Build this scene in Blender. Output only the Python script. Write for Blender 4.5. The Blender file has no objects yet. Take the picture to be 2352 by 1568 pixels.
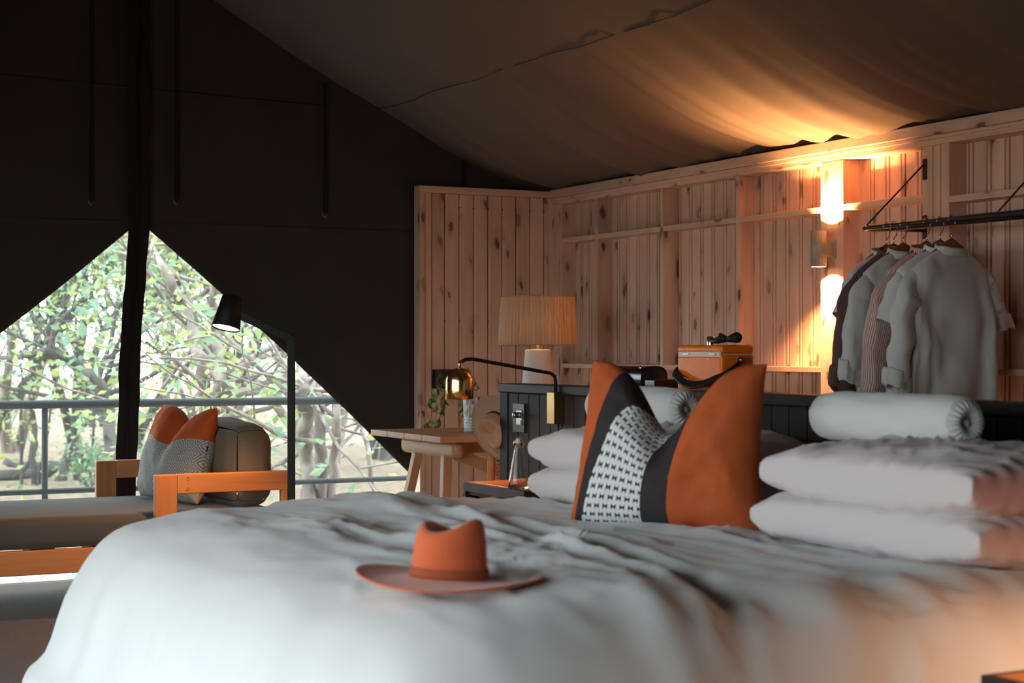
import bpy, bmesh, math, random
from mathutils import Vector, Matrix, noise
R = random.Random(7)
C = bpy.context.scene.collection
SC = bpy.context.scene

# ------------------------------------------------------------------ camera, world, exposure
YAW = math.radians(27.2)
SA, CA = math.sin(YAW), math.cos(YAW)
EYE = 1.12
cd = bpy.data.cameras.new('camera'); cam = bpy.data.objects.new('camera', cd); C.objects.link(cam)
cam.location = (0, 0, EYE); cam.rotation_euler = (math.radians(90), 0, -YAW)
cd.sensor_width = 36; cd.lens = 3900 / 2352 * 36
cd.shift_y = 21 / 2352
cd.clip_start = .05; cd.clip_end = 300
cd.dof.use_dof = True; cd.dof.focus_distance = 7.4; cd.dof.aperture_fstop = 4.2
SC.camera = cam
w = bpy.data.worlds.new('world'); SC.world = w; w.use_nodes = True
nt = w.node_tree; bg = nt.nodes['Background']
bg.inputs[0].default_value = (.86, .97, 1.0, 1); bg.inputs[1].default_value = 6.9
SC.view_settings.view_transform = 'Standard'; SC.view_settings.look = 'None'
SC.view_settings.exposure = 0; SC.view_settings.gamma = 1
SC.view_settings.use_curve_mapping = False
SC.cycles.use_denoising = True
SC.cycles.max_bounces = 8; SC.cycles.diffuse_bounces = 4; SC.cycles.transparent_max_bounces = 12
SC.cycles.sample_clamp_indirect = 6

WARM = (1.0, .50, .19)
POWER = dict(sconce_up=125, sconce_down=125, floor_lamp=60, brass=10, brass_near=17, table=3.5)

# ------------------------------------------------------------------ materials
def nodes(name):
    m = bpy.data.materials.new(name); m.use_nodes = True
    t = m.node_tree; b = t.nodes['Principled BSDF']
    return m, t, b
def link(t, a, ai, b, bi): t.links.new(a.outputs[ai], b.inputs[bi])
def coords(t, scale=(1, 1, 1), uv=False):
    tc = t.nodes.new('ShaderNodeTexCoord'); mp = t.nodes.new('ShaderNodeMapping')
    mp.inputs['Scale'].default_value = scale
    if uv: link(t, tc, 'UV', mp, 'Vector'); return mp
    oi = t.nodes.new('ShaderNodeObjectInfo')
    vm = t.nodes.new('ShaderNodeVectorMath'); vm.operation = 'SCALE'; vm.inputs[0].default_value = (17, 23, 31)
    link(t, oi, 'Random', vm, 'Scale')
    ad = t.nodes.new('ShaderNodeVectorMath'); ad.operation = 'ADD'
    link(t, tc, 'Object', ad, 0); link(t, vm, 0, ad, 1); link(t, ad, 0, mp, 'Vector')
    return mp
def ramp(t, pts, const=False):
    r = t.nodes.new('ShaderNodeValToRGB'); e = r.color_ramp.elements
    if const: r.color_ramp.interpolation = 'CONSTANT'
    while len(e) < len(pts): e.new(.5)
    for el, (p, c) in zip(e, pts): el.position = p; el.color = (*c, 1)
    return r
def mixc(t, fac, a, b, mode='MIX'):
    m = t.nodes.new('ShaderNodeMix'); m.data_type = 'RGBA'; m.blend_type = mode
    for sock, v in ((m.inputs[0], fac), (m.inputs[6], a), (m.inputs[7], b)):
        if isinstance(v, bpy.types.NodeSocket): t.links.new(v, sock)
        elif isinstance(v, tuple): sock.default_value = (*v, 1)
        else: sock.default_value = v
    return m.outputs[2]
def math_(t, op, a, b=0.0, c=0.0):
    m = t.nodes.new('ShaderNodeMath'); m.operation = op
    for i, v in enumerate((a, b, c)):
        if isinstance(v, bpy.types.NodeSocket): t.links.new(v, m.inputs[i])
        else: m.inputs[i].default_value = v
    return m.outputs[0]
def nz(t, mp, scale, detail=3, rough=.55):
    n = t.nodes.new('ShaderNodeTexNoise'); n.inputs['Scale'].default_value = scale
    n.inputs['Detail'].default_value = detail; n.inputs['Roughness'].default_value = rough
    link(t, mp, 0, n, 'Vector'); return n
def bump(t, b, h, strength=.3, dist=.01):
    bm = t.nodes.new('ShaderNodeBump'); bm.inputs['Strength'].default_value = strength; bm.inputs['Distance'].default_value = dist
    t.links.new(h, bm.inputs['Height']); link(t, bm, 0, b, 'Normal')
def plain(name, col, rough=.6, metal=0, spec=.5, var=0):
    m, t, b = nodes(name)
    b.inputs['Base Color'].default_value = (*col, 1); b.inputs['Roughness'].default_value = rough
    b.inputs['Metallic'].default_value = metal; b.inputs['Specular IOR Level'].default_value = spec
    n = nz(t, coords(t), 60, 3)
    d = tuple(max(0, x * (.8 - var)) for x in col)
    t.links.new(mixc(t, n.outputs[0], col, d), b.inputs['Base Color'])
    return m
def fabric(name, col, col2=None, weave=900, rough=.9, bmp=.25, sheen=.15, wr=5):
    m, t, b = nodes(name)
    b.inputs['Roughness'].default_value = rough; b.inputs['Specular IOR Level'].default_value = .15
    b.inputs['Sheen Weight'].default_value = sheen
    mp = coords(t)
    n1 = nz(t, mp, wr, 3); n2 = nz(t, mp, weave, 1)
    f = math_(t, 'MULTIPLY_ADD', n2.outputs[0], .5, math_(t, 'MULTIPLY', n1.outputs[0], .5))
    t.links.new(mixc(t, f, col, col2 or tuple(x * .8 for x in col)), b.inputs['Base Color'])
    bump(t, b, f, bmp, .004)
    return m
def wood(name, base, dark, knot, axis='Z', knots=1.0, rough=.55, pale=None, grain=22, kscale=4.6, glos=.35):
    m, t, b = nodes(name)
    b.inputs['Roughness'].default_value = rough; b.inputs['Specular IOR Level'].default_value = glos
    i = 'XYZ'.index(axis)
    s1 = [grain] * 3; s1[i] = 1.1
    n1 = nz(t, coords(t, tuple(s1)), 1.6, 5, .65)
    s2 = [6.0] * 3; s2[i] = .5
    n2 = nz(t, coords(t, tuple(s2)), 1.2, 2)
    c = mixc(t, ramp2(t, n1.outputs[0], .35, .7), base, dark)
    c = mixc(t, ramp2(t, n2.outputs[0], .35, .75), c, pale or tuple(min(1, x * 1.18) for x in base))
    oi = t.nodes.new('ShaderNodeObjectInfo')
    c = mixc(t, math_(t, 'MULTIPLY', oi.outputs['Random'], .35), c, dark)
    h = n1.outputs[0]
    if knots:
        mp = coords(t, (1, 1, 1)); q = sep(t, mp.outputs[0]); o_ = [k for k in range(3) if k != i]
        cr = math_(t, 'MULTIPLY', math_(t, 'ADD', q[o_[0]], q[o_[1]]), 11.0); al = math_(t, 'MULTIPLY', q[i], kscale)
        wob = nz(t, mp, 14.0, 2)
        cr = math_(t, 'MULTIPLY_ADD', wob.outputs[0], .45, cr)
        al = math_(t, 'MULTIPLY_ADD', sep(t, wob.outputs['Color'])[1], .25, math_(t, 'MULTIPLY_ADD', cr, .22, al))
        cb = t.nodes.new('ShaderNodeCombineXYZ'); t.links.new(cr, cb.inputs[0]); t.links.new(al, cb.inputs[1])
        v = t.nodes.new('ShaderNodeTexVoronoi'); v.voronoi_dimensions = '2D'; v.inputs['Scale'].default_value = 1
        link(t, cb, 0, v, 'Vector')
        cr_ = sep(t, v.outputs['Color']); pick = math_(t, 'MULTIPLY', math_(t, 'GREATER_THAN', cr_[0], 1 - .5 * knots), math_(t, 'MULTIPLY_ADD', cr_[1], .55, .45)); dist = math_(t, 'MULTIPLY', v.outputs['Distance'], math_(t, 'MULTIPLY_ADD', cr_[2], 1.1, .55))
        core = ramp2(t, dist, .17, .08)
        halo = math_(t, 'MULTIPLY', ramp2(t, dist, .42, .1), .30)
        f = math_(t, 'MULTIPLY', pick, math_(t, 'MAXIMUM', core, halo))
        c = mixc(t, f, c, knot)
    t.links.new(c, b.inputs['Base Color'])
    bump(t, b, h, .15, .003)
    return m
def ramp2(t, v, lo, hi):
    m = t.nodes.new('ShaderNodeMapRange'); m.inputs['From Min'].default_value = lo; m.inputs['From Max'].default_value = hi
    t.links.new(v, m.inputs['Value']); return m.outputs[0]
def sep(t, v):
    s = t.nodes.new('ShaderNodeSeparateXYZ'); t.links.new(v, s.inputs[0]); return s.outputs
def emit(name, col, strength):
    m, t, b = nodes(name)
    b.inputs['Base Color'].default_value = (*col, 1); b.inputs['Emission Color'].default_value = (*col, 1)
    b.inputs['Emission Strength'].default_value = strength; return m

PINE = ((.74, .485, .36), (.54, .335, .24), (.10, .048, .033))
M = {}
M['pine'] = wood('pine', *PINE, 'Z', 1.0)
M['pine_y'] = wood('pine_along', *PINE, 'Y', .9)
M['pine_x'] = wood('pine_cross', *PINE, 'X', .9)
M['charred'] = wood('dark_stained_timber', (.0175, .0175, .0195), (.009, .009, .010), (.035, .022, .018), 'Z', .5, .6, glos=.18)
M['charred_y'] = wood('dark_stained_cap', (.016, .016, .0175), (.009, .009, .010), (.03, .02, .018), 'Y', .4, .5, glos=.2)
M['teak'] = wood('warm_hardwood', (.50, .21, .072), (.33, .12, .04), (.2, .07, .03), 'X', 0, .42, None, 26)
M['teak_z'] = wood('warm_hardwood_post', (.50, .21, .072), (.33, .12, .04), (.2, .07, .03), 'Z', 0, .42, None, 26)
M['oak'] = wood('oak', (.42, .235, .125), (.30, .155, .08), (.2, .1, .05), 'X', 0, .5)
M['oak_z'] = wood('oak_leg', (.42, .235, .125), (.30, .155, .08), (.2, .1, .05), 'Z', 0, .5)
M['oak_y'] = wood('oak_cross', (.42, .235, .125), (.30, .155, .08), (.2, .1, .05), 'Y', 0, .5)
M['hanger'] = wood('hanger_wood', (.27, .095, .04), (.17, .055, .022), (.1, .03, .02), 'X', 0, .35)
M['deck'] = wood('weathered_deck', (.36, .375, .38), (.28, .295, .30), (.2, .2, .2), 'Y', .2, .6)
M['orange_top'] = wood('varnished_top', (.62, .22, .045), (.47, .14, .03), (.3, .1, .03), 'X', 0, .35)
M['canvas_dark'] = fabric('dark_canvas', (.050, .047, .0445), (.035, .0325, .031), 500, .95, .2, 0)
M['strap'] = fabric('black_webbing', (.016, .016, .017), (.010, .010, .011), 700, .8, .3, 0)
M['canvas_roof'] = fabric('tan_canvas', (.165, .122, .095), (.135, .10, .078), 450, .95, .15, 0)
M['rug'] = fabric('carpet_pile', (.120, .094, .082), (.040, .031, .028), 150, 1, 1, .1, 90)
M['duvet'] = fabric('duvet_cotton', (.585, .60, .60), (.55, .565, .565), 700, .85, .08, .2)
M['pillow'] = fabric('pillow_cotton', (.60, .545, .54), (.555, .50, .50), 700, .85, .08, .2)
M['bolster'] = fabric('bolster_cotton', (.60, .61, .60), (.56, .57, .56), 700, .85, .08, .2)
M['seat'] = fabric('grey_upholstery', (.092, .090, .087), (.06, .058, .056), 800, .95, .3)
M['backcush'] = fabric('brown_grey_upholstery', (.20, .158, .115), (.13, .102, .075), 800, .95, .3)
M['felt'] = fabric('terracotta_felt', (.60, .125, .045), (.52, .105, .038), 300, .95, .2, .3)
M['felt_band'] = fabric('terracotta_band', (.36, .08, .03), None, 300, .9, .2)
M['tan_felt'] = fabric('tan_felt', (.34, .205, .13), (.28, .165, .105), 300, .9, .2)
M['black_band'] = plain('black_leather_band', (.012, .011, .012), .45)
M['black_metal'] = plain('black_metal', (.012, .012, .013), .42)
M['lamp_black'] = plain('lamp_black', (.012, .011, .011), .55, 0, .2)
M['rail_grey'] = plain('grey_railing_paint', (.034, .04, .043), .6, 0, .2)
M['brass'] = plain('brass', (.88, .57, .22), .2, 1)
M['brass_dull'] = plain('aged_brass', (.42, .29, .11), .3, 1)
M['chrome'] = plain('chrome', (.75, .76, .78), .15, 1)
M['steel'] = plain('brushed_steel', (.42, .42, .43), .3, 1)
M['sconce'] = plain('grey_sconce', (.42, .38, .35), .5, .2)
M['ceramic'] = plain('white_ceramic', (.60, .58, .56), .6)
M['plate'] = plain('dark_bronze_plate', (.035, .033, .032), .4, .4)
M['enamel'] = plain('orange_enamel', (1.0, .215, .008), .2, 0, .14)
M['enamel_trim'] = plain('pale_trim', (.72, .5, .4), .3)
M['leather'] = fabric('dark_brown_leather', (.028, .018, .014), (.016, .011, .009), 400, .45, .3, 0)
M['black_leather'] = fabric('black_leather', (.022, .023, .025), (.012, .012, .013), 240, .42, .6, 0)
M['gloss_black'] = plain('gloss_black', (.02, .017, .015), .18)
M['rattan'] = fabric('rattan', (.50, .20, .065), (.30, .11, .035), 160, .6, .4, 0)
M['stem'] = plain('vine_stem', (.16, .19, .07), .6)
M['vine_leaf'] = plain('vine_leaf', (.10, .16, .035), .5, 0, .5, .25)
M['bark'] = wood('tree_bark', (.22, .18, .16), (.06, .047, .043), (.05, .04, .04), 'Z', .8, .9, (.40, .35, .32), 7)
M['bark_dark'] = wood('dark_bark', (.085, .078, .078), (.035, .03, .03), (.03, .03, .03), 'Z', .6, .9, (.15, .135, .13), 9)
M['bulb'] = emit('lamp_bulb', (1, .62, .30), 30)
M['bulb_floor'] = emit('floor_lamp_diffuser', (1, .72, .42), 9)

def leafmat(name, c1, c2, c3):
    m, t, b = nodes(name)
    at_ = t.nodes.new('ShaderNodeAttribute'); at_.attribute_name = 'tone'
    r = ramp(t, [(0, c1), (.5, c2), (1, c3)]); link(t, at_, 'Fac', r, 0)
    link(t, r, 0, b, 'Base Color'); b.inputs['Roughness'].default_value = .55
    tr = t.nodes.new('ShaderNodeBsdfTranslucent'); link(t, r, 0, tr, 'Color')
    mx = t.nodes.new('ShaderNodeMixShader'); mx.inputs[0].default_value = .45
    link(t, b, 0, mx, 1); link(t, tr, 0, mx, 2)
    link(t, mx, 0, t.nodes['Material Output'], 'Surface'); return m
M['leaf_a'] = leafmat('pale_green_leaves', (.16, .28, .16), (.28, .36, .13), (.44, .46, .16))
M['leaf_b'] = leafmat('blue_green_leaves', (.12, .25, .19), (.22, .34, .22), (.36, .42, .19))

def make_stripes():
    m, t, b = nodes('striped_shirt'); b.inputs['Roughness'].default_value = .9; b.inputs['Specular IOR Level'].default_value = .15
    mp = coords(t, (1, 1, 1), True); s = sep(t, mp.outputs[0])
    w_ = math_(t, 'SINE', math_(t, 'MULTIPLY', s[0], 230.0))
    t.links.new(mixc(t, ramp2(t, w_, -.3, .5), (.66, .53, .49), (.40, .18, .125)), b.inputs['Base Color']); return m
M['stripe'] = make_stripes()
for k, c in dict(shirt_lilac=(.66, .63, .68), shirt_brown=(.11, .068, .056), shirt_sage=(.58, .59, .58), shirt_white=(.68, .69, .69), shirt_linen=(.63, .61, .58)).items():
    M[k] = fabric(k, c, tuple(x * .86 for x in c), 500, .95, .25, .1, 9)

def make_bow_cushion():
    m, t, b = nodes('panelled_cushion'); b.inputs['Roughness'].default_value = .92; b.inputs['Specular IOR Level'].default_value = .15
    mp = coords(t, (1, 1, 1), True); s = sep(t, mp.outputs[0])
    org, char = (.53, .112, .034), (.035, .034, .036)
    r = ramp(t, [(0, org), (.135, char), (.25, (1, 1, 1)), (.50, char), (.625, org)], True)
    t.links.new(s[0], r.inputs[0])
    # white panel woven with rows of little dark bow-ties, half drop
    cu = math_(t, 'MULTIPLY', s[0], 27.0); cv = math_(t, 'MULTIPLY', s[1], 17.0)
    row = math_(t, 'FLOOR', cv)
    cu2 = math_(t, 'ADD', cu, math_(t, 'MULTIPLY', math_(t, 'MODULO', row, 2.0), .5))
    fu = math_(t, 'SUBTRACT', math_(t, 'FRACT', cu2), .5); fv = math_(t, 'SUBTRACT', math_(t, 'FRACT', cv), .5)
    au, av = math_(t, 'ABSOLUTE', fu), math_(t, 'ABSOLUTE', fv)
    bow = math_(t, 'MULTIPLY', math_(t, 'LESS_THAN', au, .30), math_(t, 'LESS_THAN', av, math_(t, 'MULTIPLY_ADD', au, .75, .10)))
    knit = math_(t, 'LESS_THAN', math_(t, 'ABSOLUTE', math_(t, 'SUBTRACT', math_(t, 'FRACT', math_(t, 'MULTIPLY', cu2, 2.0)), .5)), .12)
    white = mixc(t, bow, mixc(t, math_(t, 'MULTIPLY', knit, .25), (.66, .68, .68), (.3, .31, .32)), (.05, .05, .055))
    inp = math_(t, 'MULTIPLY', math_(t, 'GREATER_THAN', s[0], .25), math_(t, 'LESS_THAN', s[0], .50))
    n = nz(t, coords(t), 60, 3)
    c = mixc(t, math_(t, 'MULTIPLY', n.outputs[0], .3), r.outputs[0], mixc(t, .5, r.outputs[0], (.1, .03, .01)))
    t.links.new(mixc(t, inp, c, white), b.inputs['Base Color'])
    bump(t, b, math_(t, 'ADD', bow, n.outputs[0]), .12, .004); return m
M['bow'] = make_bow_cushion()
def make_diamond_cushion():
    m, t, b = nodes('two_tone_cushion'); b.inputs['Roughness'].default_value = .92; b.inputs['Specular IOR Level'].default_value = .15
    mp = coords(t, (1, 1, 1), True); s = sep(t, mp.outputs[0])
    a = math_(t, 'PINGPONG', math_(t, 'MULTIPLY', s[0], 9.0), .5); c = math_(t, 'PINGPONG', math_(t, 'MULTIPLY', s[1], 7.0), .5)
    d = math_(t, 'FRACT', math_(t, 'MULTIPLY', math_(t, 'ADD', a, c), 5.0))
    grey = mixc(t, math_(t, 'LESS_THAN', d, .42), (.44, .43, .41), (.20, .19, .185))
    t.links.new(mixc(t, math_(t, 'GREATER_THAN', s[1], .62), grey, (.50, .095, .022)), b.inputs['Base Color'])
    bump(t, b, d, .1, .003); return m
M['diamond'] = make_diamond_cushion()
def make_raffia():
    m, t, b = nodes('raffia'); b.inputs['Roughness'].default_value = .8
    mp = coords(t, (1, 1, 1), True); s = sep(t, mp.outputs[0])
    n = t.nodes.new('ShaderNodeTexNoise'); n.noise_dimensions = '2D'; n.inputs['Scale'].default_value = 1; n.inputs['Detail'].default_value = 2
    cb = t.nodes.new('ShaderNodeCombineXYZ'); t.links.new(math_(t, 'MULTIPLY', s[0], 220.0), cb.inputs[0]); t.links.new(math_(t, 'MULTIPLY', s[1], 1.6), cb.inputs[1])
    link(t, cb, 0, n, 'Vector')
    c = mixc(t, ramp2(t, n.outputs[0], .3, .72), (.52, .36, .24), (.30, .17, .095))
    t.links.new(c, b.inputs['Base Color'])
    tr = t.nodes.new('ShaderNodeBsdfTranslucent'); t.links.new(c, tr.inputs['Color'])
    mx = t.nodes.new('ShaderNodeMixShader'); t.links.new(ramp2(t, n.outputs[0], .45, .75), mx.inputs[0])
    mx2 = t.nodes.new('ShaderNodeMixShader'); mx2.inputs[0].default_value = .6
    link(t, b, 0, mx2, 1); link(t, tr, 0, mx2, 2)
    link(t, b, 0, mx, 1); link(t, mx2, 0, mx, 2); link(t, mx, 0, t.nodes['Material Output'], 'Surface'); return m
M['raffia'] = make_raffia()
def make_net():
    m, t, b = nodes('insect_net'); b.inputs['Base Color'].default_value = (.40, .44, .44, 1); b.inputs['Roughness'].default_value = .8
    tc = t.nodes.new('ShaderNodeTexCoord'); s = sep(t, tc.outputs['Object'])
    ln = math_(t, 'MULTIPLY_ADD', math_(t, 'SINE', math_(t, 'MULTIPLY', s[2], 900.0)), .05,
               math_(t, 'MULTIPLY_ADD', math_(t, 'SINE', math_(t, 'MULTIPLY', s[0], 900.0)), .035, .055))
    tp = t.nodes.new('ShaderNodeBsdfTransparent')
    tr = t.nodes.new('ShaderNodeBsdfTranslucent'); tr.inputs[0].default_value = (.5, .55, .55, 1)
    mxa = t.nodes.new('ShaderNodeMixShader'); mxa.inputs[0].default_value = .5; link(t, b, 0, mxa, 1); link(t, tr, 0, mxa, 2)
    mx = t.nodes.new('ShaderNodeMixShader'); t.links.new(ln, mx.inputs[0]); link(t, tp, 0, mx, 1); link(t, mxa, 0, mx, 2)
    link(t, mx, 0, t.nodes['Material Output'], 'Surface'); return m
M['net'] = make_net()
def make_glass():
    m, t, b = nodes('bottle_glass'); b.inputs['Roughness'].default_value = .03; b.inputs['Transmission Weight'].default_value = 1
    b.inputs['Base Color'].default_value = (.93, .97, .96, 1); b.inputs['IOR'].default_value = 1.3; return m
M['glass'] = make_glass()
def make_ground():
    m, t, b = nodes('leaf_litter_ground'); b.inputs['Roughness'].default_value = 1
    mp = coords(t); n1 = nz(t, mp, .35, 4); n2 = nz(t, mp, 9, 4, .7)
    c = mixc(t, ramp2(t, n1.outputs[0], .4, .6), (.36, .27, .19), (.24, .175, .12))
    c = mixc(t, ramp2(t, n2.outputs[0], .48, .62), c, (.12, .085, .06))
    t.links.new(c, b.inputs['Base Color']); bump(t, b, n2.outputs[0], .6, .05); return m
M['ground'] = make_ground()
def make_print():
    m, t, b = nodes('printed_tin'); b.inputs['Roughness'].default_value = .5
    mp = coords(t, (1, 1, 1), True); s = sep(t, mp.outputs[0])
    cb = t.nodes.new('ShaderNodeCombineXYZ'); t.links.new(math_(t, 'MULTIPLY', s[0], 40.0), cb.inputs[0]); t.links.new(math_(t, 'MULTIPLY', s[1], 5.0), cb.inputs[1])
    n = t.nodes.new('ShaderNodeTexNoise'); n.inputs['Scale'].default_value = 1; n.inputs['Detail'].default_value = 5; link(t, cb, 0, n, 'Vector')
    top = mixc(t, ramp2(t, n.outputs[0], .38, .62), (.12, .085, .07), (.55, .50, .46))
    cb2 = t.nodes.new('ShaderNodeCombineXYZ'); t.links.new(math_(t, 'MULTIPLY', s[0], 120.0), cb2.inputs[0]); t.links.new(math_(t, 'MULTIPLY', s[1], 30.0), cb2.inputs[1])
    n2 = t.nodes.new('ShaderNodeTexNoise'); n2.inputs['Scale'].default_value = .5; link(t, cb2, 0, n2, 'Vector')
    ln = math_(t, 'GREATER_THAN', math_(t, 'SINE', math_(t, 'MULTIPLY', s[1], 75.0)), .1)
    bot = mixc(t, math_(t, 'MULTIPLY', ln, ramp2(t, n2.outputs[0], .45, .55)), (.50, .54, .56), (.13, .15, .17))
    t.links.new(mixc(t, math_(t, 'GREATER_THAN', s[1], .46), bot, top), b.inputs['Base Color']); return m
M['print'] = make_print()

# ------------------------------------------------------------------ mesh helpers
class MB:
    def __init__(s): s.v = []; s.f = []; s.uv = None; s.smooth = []
    def add(s, vs, fs, sm=False):
        o = len(s.v); s.v += [tuple(v) for v in vs]; s.f += [tuple(i + o for i in f) for f in fs]; s.smooth += [sm] * len(fs); return s
    def box(s, lo, hi):
        (a, b, c), (d, e, f) = lo, hi
        return s.add([(a,b,c),(d,b,c),(d,e,c),(a,e,c),(a,b,f),(d,b,f),(d,e,f),(a,e,f)],
                     [(3,2,1,0),(4,5,6,7),(0,1,5,4),(1,2,6,5),(2,3,7,6),(3,0,4,7)])
    def beam(s, p, q, w, h, up=(0, 0, 1)):
        p, q = Vector(p), Vector(q); d = (q - p).normalized(); side = d.cross(Vector(up)).normalized(); u = side.cross(d)
        vs = []
        for e in (p, q):
            for a, b in ((-1,-1),(1,-1),(1,1),(-1,1)): vs.append(e + side * a * w / 2 + u * b * h / 2)
        return s.add(vs, [(3,2,1,0),(4,5,6,7),(0,1,5,4),(1,2,6,5),(2,3,7,6),(3,0,4,7)])
    def tube(s, pts, r, n=8, cap=True):
        pts = [Vector(p) for p in pts]; rs = r if isinstance(r, (list, tuple)) else [r] * len(pts)
        vs, fs = [], []; ref = None
        for i, p in enumerate(pts):
            d = (pts[min(i + 1, len(pts) - 1)] - pts[max(i - 1, 0)]).normalized()
            if ref is None: ref = d.cross(Vector((.3, .2, 1))) if abs(d.z) < .9 else d.cross(Vector((1, .2, 0)))
            a = (ref - d * ref.dot(d)).normalized(); ref = a; b = d.cross(a)
            for k in range(n):
                t = 2 * math.pi * k / n; vs.append(p + (a * math.cos(t) + b * math.sin(t)) * rs[i])
        for i in range(len(pts) - 1):
            for k in range(n):
                j = (k + 1) % n; fs.append((i*n+k, i*n+j, (i+1)*n+j, (i+1)*n+k))
        if cap: fs += [tuple(range(n - 1, -1, -1)), tuple((len(pts)-1)*n + k for k in range(n))]
        return s.add(vs, fs, True)
    def lathe(s, prof, c=(0, 0, 0), n=32, fn=None):
        c = Vector(c); vs, fs = [], []
        for r, z in prof:
            for k in range(n):
                t = 2 * math.pi * k / n; v = Vector((r * math.cos(t), r * math.sin(t), z))
                if fn: v = fn(v, t)
                vs.append(c + v)
        for i in range(len(prof) - 1):
            for k in range(n):
                j = (k + 1) % n; fs.append((i*n+k, i*n+j, (i+1)*n+j, (i+1)*n+k))
        return s.add(vs, fs, True)
    def grid(s, fn, nu, nv, sm=True, uv=True):
        vs = [fn(i / nu, j / nv) for j in range(nv + 1) for i in range(nu + 1)]
        fs = [(j*(nu+1)+i, j*(nu+1)+i+1, (j+1)*(nu+1)+i+1, (j+1)*(nu+1)+i) for j in range(nv) for i in range(nu)]
        o = len(s.v)
        if uv:
            if s.uv is None: s.uv = {}
            for j in range(nv + 1):
                for i in range(nu + 1): s.uv[o + j*(nu+1)+i] = (i / nu, j / nv)
        return s.add(vs, fs, sm)
    def xf(s, m):
        s.v = [tuple(m @ Vector(v)) for v in s.v]; return s
ORG = {}
def mesh_of(mb, name, mat, org=(0, 0, 0)):
    me = bpy.data.meshes.new(name)
    o = Vector(org)
    me.from_pydata([tuple(Vector(v) - o) for v in mb.v], [], mb.f)
    me.polygons.foreach_set('use_smooth', mb.smooth)
    if mb.uv is not None:
        l = me.uv_layers.new(name='UVMap')
        for lp in me.loops: l.data[lp.index].uv = mb.uv.get(lp.vertex_index, (0, 0))
    me.materials.append(mat); me.update(); return me
def tag(o, label=None, cat=None, group=None, kind=None):
    if label: o['label'] = label
    if cat: o['category'] = cat
    if group: o['group'] = group
    if kind: o['kind'] = kind
    return o
def thing(name, loc, label, cat, group=None):
    o = bpy.data.objects.new(name, None); C.objects.link(o); o.location = loc; o.empty_display_size = .1
    ORG[o] = Vector(loc); return tag(o, label, cat, group)
def obj(name, mb, mat, parent=None, bevel=0, solid=0, subd=0, org=None, seg=2):
    og = ORG[parent] if parent else Vector(org or (0, 0, 0))
    o = bpy.data.objects.new(name, mesh_of(mb, name, mat, og)); C.objects.link(o)
    if parent: o.parent = parent
    elif org: o.location = org
    ORG[o] = og
    if solid: md = o.modifiers.new('Solidify', 'SOLIDIFY'); md.thickness = solid; md.offset = 0
    if bevel: md = o.modifiers.new('Bevel', 'BEVEL'); md.width = bevel; md.segments = seg; md.limit_method = 'ANGLE'; md.harden_normals = False
    if subd: md = o.modifiers.new('Subd', 'SUBSURF'); md.levels = subd; md.render_levels = subd
    return o
def struct(name, mb, mat, **k): return tag(obj(name, mb, mat, **k), kind='structure')
def share(name, src, loc, parent):          # a piece sharing mesh data with an earlier alike piece
    o = src.copy(); o.name = name; C.objects.link(o); o.parent = parent; o.location = loc; return o
def copy_tree(o, parent=None):
    c = o.copy(); C.objects.link(c); c.parent = parent
    for ch in list(o.children): copy_tree(ch, c)
    return c
def light(name, kind, loc, power, col=WARM, parent=None, **k):
    d = bpy.data.lights.new(name, kind); d.energy = power; d.color = col
    rot = k.pop('rot', None)
    for a, b in k.items(): setattr(d, a, b)
    o = bpy.data.objects.new(name, d); C.objects.link(o); o.location = loc
    if rot: o.rotation_euler = rot
    if parent: o.parent = parent; o.location = Vector(loc) - ORG[parent]
    return o
def at(px, py, D):          # point at depth D in front of the viewpoint seen at this place of the photograph
    c = (px - 1176) / 3900
    return Vector(((c * CA + SA) * D, (-c * SA + CA) * D, EYE + (805 - py) / 3900 * D))
def sst(a, b, x):
    t = max(0, min(1, (x - a) / (b - a))); return t * t * (3 - 2 * t)
def fbm(x, y, z=0, o=3):
    return noise.fractal(Vector((x, y, z)), 1.0, 2.0, o)
def fuse(mb, d=1e-4):               # merge seams and make the faces look outward
    bm = bmesh.new(); vs = [bm.verts.new(v) for v in mb.v]; lay = None
    for f in mb.f: bm.faces.new([vs[i] for i in f])
    bmesh.ops.remove_doubles(bm, verts=bm.verts, dist=d); bmesh.ops.recalc_face_normals(bm, faces=bm.faces)
    bm.verts.index_update(); out = MB()
    out.add([v.co for v in bm.verts], [[v.index for v in f.verts] for f in bm.faces], True); bm.free(); return out
def rbox(lo, hi, r, n=5, puff=0, seed=0, wr=0):      # soft rounded box (cushions)
    lo, hi = Vector(lo), Vector(hi); c = (lo + hi) / 2; h = (hi - lo) / 2
    mb = MB(); N = 14
    def face(ax, sg):
        a, b = [i for i in range(3) if i != ax]
        def fn(u, v):
            p = [0, 0, 0]; p[ax] = sg * h[ax]; p[a] = (2*u-1) * h[a]; p[b] = (2*v-1) * h[b]
            # denser near the edges
            for q, t in ((a, 2*u-1), (b, 2*v-1)): p[q] = math.copysign(1 - (1 - abs(t)) ** 1.6, t) * h[q]
            q = Vector([max(-h[i] + r, min(h[i] - r, p[i])) for i in range(3)])
            d = Vector(p) - q
            out = q + (d.normalized() * r if d.length > 1e-9 else d)
            e = Vector([out[i] / h[i] for i in range(3)])
            out += Vector([(1 if i == ax else 0) for i in range(3)]) * sg * puff * (1 - e[a]**2) * (1 - e[b]**2)
            if wr: out += (out.normalized() if out.length else Vector()) * wr * fbm(out.x * 9 + seed, out.y * 9, out.z * 9)
            return c + out
        m0 = len(mb.f); mb.grid(fn, N, N, True, False)
        flip = (sg > 0) != (ax != 1)
        if flip: mb.f[m0:] = [tuple(reversed(f)) for f in mb.f[m0:]]
    for ax in range(3):
        for sg in (-1, 1): face(ax, sg)
    return fuse(mb)
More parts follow.
